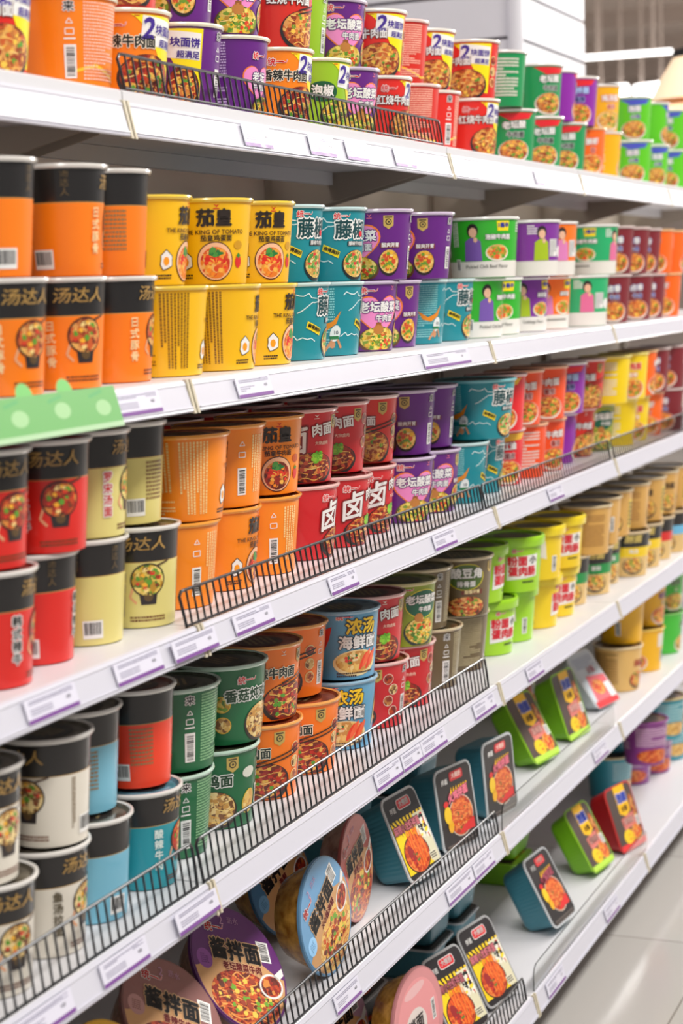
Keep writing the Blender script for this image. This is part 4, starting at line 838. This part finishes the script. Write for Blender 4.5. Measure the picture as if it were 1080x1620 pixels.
bowl('pale pink noodle bowl standing edge-on before lobster trays', -.030, 2.786, 'bottom', -6, 4, .1, .096, (216, 146, 148), '', '', F_RED, AMB, plainlid=True)
bowl('silver-pink wrapped noodle bowl at the lower photo edge', -.128, 2.70, 'bottom', -6, 10, .1, .095, (190, 150, 170), '酱拌面', '香辣', F_SPICY, CLR)
# cups at the far end of the two lowest shelves
fill('fifth', 'upper', -.105, [('gold', 1022, -100), ('gold', 1056, 60), ('jade', 1084, 40)])
fill('fifth', 'lower', -.105, [('tan_paper', 1018, 60), ('gold', 1052, -20), ('jade', 1082, 80)])
fill('bottom', 'upper', -.065, [('lake', 1008, 100, -.16), ('plum', 1058, 30), ('lake', 1085, 40)])
fill('bottom', 'lower', -.065, [('lake', 1003, 60, -.16), ('plum', 1034, 0, -.14), ('plum', 1066, 30), ('lake', 1090, 40)])
# ------------------------------------------------------------------ price tags, leaflet strip, acrylic guards
PURP = (124, 78, 146)
def rail_point(shelf, px, v):
    """point on the sloping price rail, v = 0 bottom .. 1 top"""
    lx, lz, lh = LIP[shelf]; x = lx - LEAN_IN * v + .0002; z = H + lz + lh * v
    return x, along(px, x, z), z
TAGN = {s: [] for s in ORD}
def price_tag(shelf, p0, p1):
    lx, lz, lh = LIP[shelf]; x0, y0, _ = rail_point(shelf, p0, .5); _, y1, _ = rail_point(shelf, p1, .5)
    w = y1 - y0; h = lh * .72; ang = math.atan2(LEAN_IN, lh)
    a = Art(); a.rect(-w / 2, -h / 2, w / 2, h / 2, (224, 222, 234), 0).rect(-w / 2, -h / 2, w / 2, -h / 2 + h * .17, PURP, 1)
    a.block(-w * .42, h * .22, w * .2, h * .40, (120, 116, 140), rows=2).block(-w * .42, -h * .22, w * .0, h * .08, (150, 146, 166), rows=3).text('4.50', w * .32, h * .02, h * .2, (70, 66, 80), bold=.01).block(w * .2, h * .22, w * .44, h * .42, (130, 126, 150), rows=3)
    bm = bmesh.new(); mats = []
    box(bm, -.0012, -w / 2, -h / 2, 0, w / 2, h / 2); mats.append(ink((224, 222, 234)))
    stamp(bm, a, mats, lambda u, v, d: (d * .5, u, v))
    o = finish(bm, 'price_tag', mats, smooth=False); o.location = (lx - LEAN_IN * .54 + .0036, (y0 + y1) / 2, H + lz + lh * .54); o.rotation_euler = (0, -ang, 0)
    if p0 in (268, 274): o.location.x += .003
    TAGN[shelf].append(((p0 + p1) / 2, o))
for s, lst in (('top', [(382, 426), (487, 527), (545, 579), (622, 654), (845, 868)]), ('second', [(178, 250), (372, 426), (668, 740)]), ('third', [(38, 118), (180, 252), (268, 336), (368, 428), (519, 562), (684, 718), (866, 888)]),
               ('fourth', [(20, 112), (158, 230), (274, 338), (592, 632), (634, 664), (665, 702), (748, 780), (832, 856)]), ('fifth', [(528, 566), (706, 746), (748, 778), (938, 958)]), ('bottom', [(864, 890), (956, 976)])):
    for q in lst: price_tag(s, *q)
NUM = ['first', 'second', 'third', 'fourth', 'fifth', 'sixth', 'seventh', 'eighth', 'ninth', 'tenth', 'eleventh', 'twelfth']
for s, l in TAGN.items():
    l.sort(key=lambda q: q[0])
    for i, (_, o) in enumerate(l): tag(o, '%s white price tag from the left on the %s shelf edge' % (NUM[i], s), 'price tag', 'price tags on the shelf edges')
# green leaflet strip over the rail of the second shelf
lx, lz, lh = LIP['second']; ya, yb = .9, rail_point('second', 181, .5)[1]; w = yb - ya; hh = .047
a = Art(); a.rect(-w / 2, -hh / 2, w / 2, hh / 2, (116, 176, 108), 0).rect(-w / 2, -hh / 2, w / 2, -hh / 2 + .006, (180, 210, 172), 1)
for k in range(9): a.ell(w / 2 - .035 - k * .085, .0 + .003 * (k % 2), .016, .009, (166, 206, 154), 1); a.line([(w / 2 - .06 - k * .085, .014), (w / 2 - .03 - k * .085, .019)], .004, (100, 170, 110), 1)
bm = bmesh.new(); mats = [ink((116, 176, 108))]; box(bm, -.0015, -w / 2, -hh / 2, 0, w / 2, hh / 2)
for q in (w / 2 - .105, w / 2 - .185, w / 2 - .3):     # rounded tabs rising above the strip
    pts = [(q + .016 * math.cos(t * math.pi / 10), hh / 2 + .014 * math.sin(t * math.pi / 10)) for t in range(11)]
    a.poly(pts, (120, 190, 110), .5)
stamp(bm, a, mats, lambda u, v, d: (d * .5, u, v))
o = finish(bm, 'promotion_strip', mats, smooth=False); o.location = (lx + .001, (ya + yb) / 2, H + lz + .0215); o.rotation_euler = (0, -math.atan2(LEAN_IN, lh), 0)
tag(o, 'pale green promotional strip clipped along the left second-shelf edge', 'promotional strip')
ACR = mat('clear_acrylic', (245, 248, 248), rough=.03, trans=1)
ACR.node_tree.nodes['Principled BSDF'].inputs['IOR'].default_value = 1.2
def guard(shelf, y0, y1, label):
    lx, lz, lh = LIP[shelf]; x = lx - LEAN_IN - .005; z = DECK[shelf]; h = .05; r = .022
    out = [(y0, z), (y1, z), (y1, z + h - r)] + [(y1 - r + r * math.cos(t * math.pi / 12), z + h - r + r * math.sin(t * math.pi / 12)) for t in range(1, 7)] + [(y0 + r - r * math.sin(t * math.pi / 12), z + h - r + r * math.cos(t * math.pi / 12)) for t in range(7)]
    bm = bmesh.new(); A = [bm.verts.new((x, y, zz)) for y, zz in out]; B = [bm.verts.new((x - .002, y, zz)) for y, zz in out]; n = len(out)
    bm.faces.new(A); bm.faces.new(B[::-1])
    for i in range(n): bm.faces.new((A[i], B[i], B[(i + 1) % n], A[(i + 1) % n]))
    bmesh.ops.recalc_face_normals(bm, faces=bm.faces)
    tag(finish(bm, 'acrylic_guard', [ACR], smooth=False), label, 'shelf guard', 'clear acrylic guards on the lower shelves')
guard('fifth', JY[2] + .02, JY[3] - .02, 'clear acrylic guard before the lime trays on the fifth shelf')
guard('bottom', JY[2] + .02, JY[3] + .05, 'clear acrylic guard before the teal tray on the bottom shelf')
# ------------------------------------------------------------------ lamp and ceiling lights in the distance
ly = 6.4; lx_ = .0
def at(px, py, Y):
    d = RV * ((px - 540) / F_PX) - UV * ((py - 810) / F_PX) + WV; t = Y / d.y
    return CAMP + d * t
lp = at(1104, 168, 6.4); lampr = empty('pendant_lamp', lp); tag(lampr, 'warm glowing pendant lamp with tapered shade at the top right', 'lamp')
bm = bmesh.new(); lathe(bm, [(.165, 0), (.160, .03), (.125, .1), (.085, .165), (.08, .168), (.081, .165), (.12, .1), (.155, .03), (.162, 0)], 32)
sm = mat('lamp_shade_glow', (255, 226, 190), rough=.6, emit=.8); finish(bm, 'lamp_shade', [sm], lampr)
bm = bmesh.new(); lathe(bm, [(.166, .0), (.1635, .02), (.161, .02), (.163, 0), (.166, 0)], 32); finish(bm, 'shade_trim', [mat('trim_orange', (214, 130, 70))], lampr)
bm = bmesh.new(); lathe(bm, [(0, .2), (.05, .2), (.085, .19), (.087, .166), (0, .166)], 24); finish(bm, 'lamp_cap', [mat('lamp_black', (40, 40, 42), rough=.5)], lampr)
bm = bmesh.new(); tube(bm, [(0, 0, .2), (0, 0, 3.8 - lp.z)], .006); finish(bm, 'lamp_cord', [mat('lamp_black', (40, 40, 42))], lampr)
glow = mat('tube_glow', (255, 253, 250), emit=5)
def tube_light(p0, p1, r, label):
    c = (p0 + p1) / 2; o = empty('tube_light', c); tag(o, label, 'ceiling light', 'white ceiling lights in the distance')
    bm = bmesh.new(); tube(bm, [p0 - c, p1 - c], r, 0, 14); finish(bm, 'glowing_tube', [glow], o)
    bm = bmesh.new(); a, b = p0 - c, p1 - c
    for q in (-.3, .3):
        m = a.lerp(b, .5 + q); tube(bm, [m, Vector((m.x, m.y, 3.8 - c.z))], .012, 0, 8)
    finish(bm, 'hanger', [cm], o)
tube_light(at(915, 92, 12.0), at(1062, 81, 12.0), .014, 'long white tube light across the ceiling, top right')
tube_light(at(940, 147, 13.0), at(992, 143, 13.0), .045, 'rounded white light above the yellow cup, left of two')
tube_light(at(1004, 145, 13.0), at(1056, 138, 13.0), .045, 'rounded white light beside the pendant lamp, right of two')
# ------------------------------------------------------------------ labels of the cups
from collections import defaultdict
seen = defaultdict(list)
for r in REG: seen[(r[1], r[2], r[3])].append(r)
WORDS = ['one', 'two', 'three', 'four', 'five', 'six', 'seven', 'eight', 'nine', 'ten', 'eleven', 'twelve']
for ((look, tail), shelf, layer), l in seen.items():
    l.sort(key=lambda r: r[5]); n = len(l)
    where = '%s shelf %s layer' % (shelf, layer) if 'back' not in layer else '%s shelf back row, %s layer' % (shelf, layer.split()[1])
    for i, r in enumerate(l):
        if n == 1: t = '%s%s, %s' % (look, tail, where)
        elif i in (0, n - 1): t = '%s %s of %s%s, %s' % ('rightmost' if i else 'leftmost', look, WORDS[n - 1], tail, where)
        else: t = '%s %s from left%s, %s' % (NUM[i], look, tail, where)
        noun = next(w for w in (' tub', ' cup', ' bowl') if w in look)
        tag(r[0], t, r[4], '%s on the %s shelf' % (look.replace(noun, noun + 's', 1), shelf))
        if not 4 <= len(t.split()) <= 16: print('LABEL', len(t.split()), t)
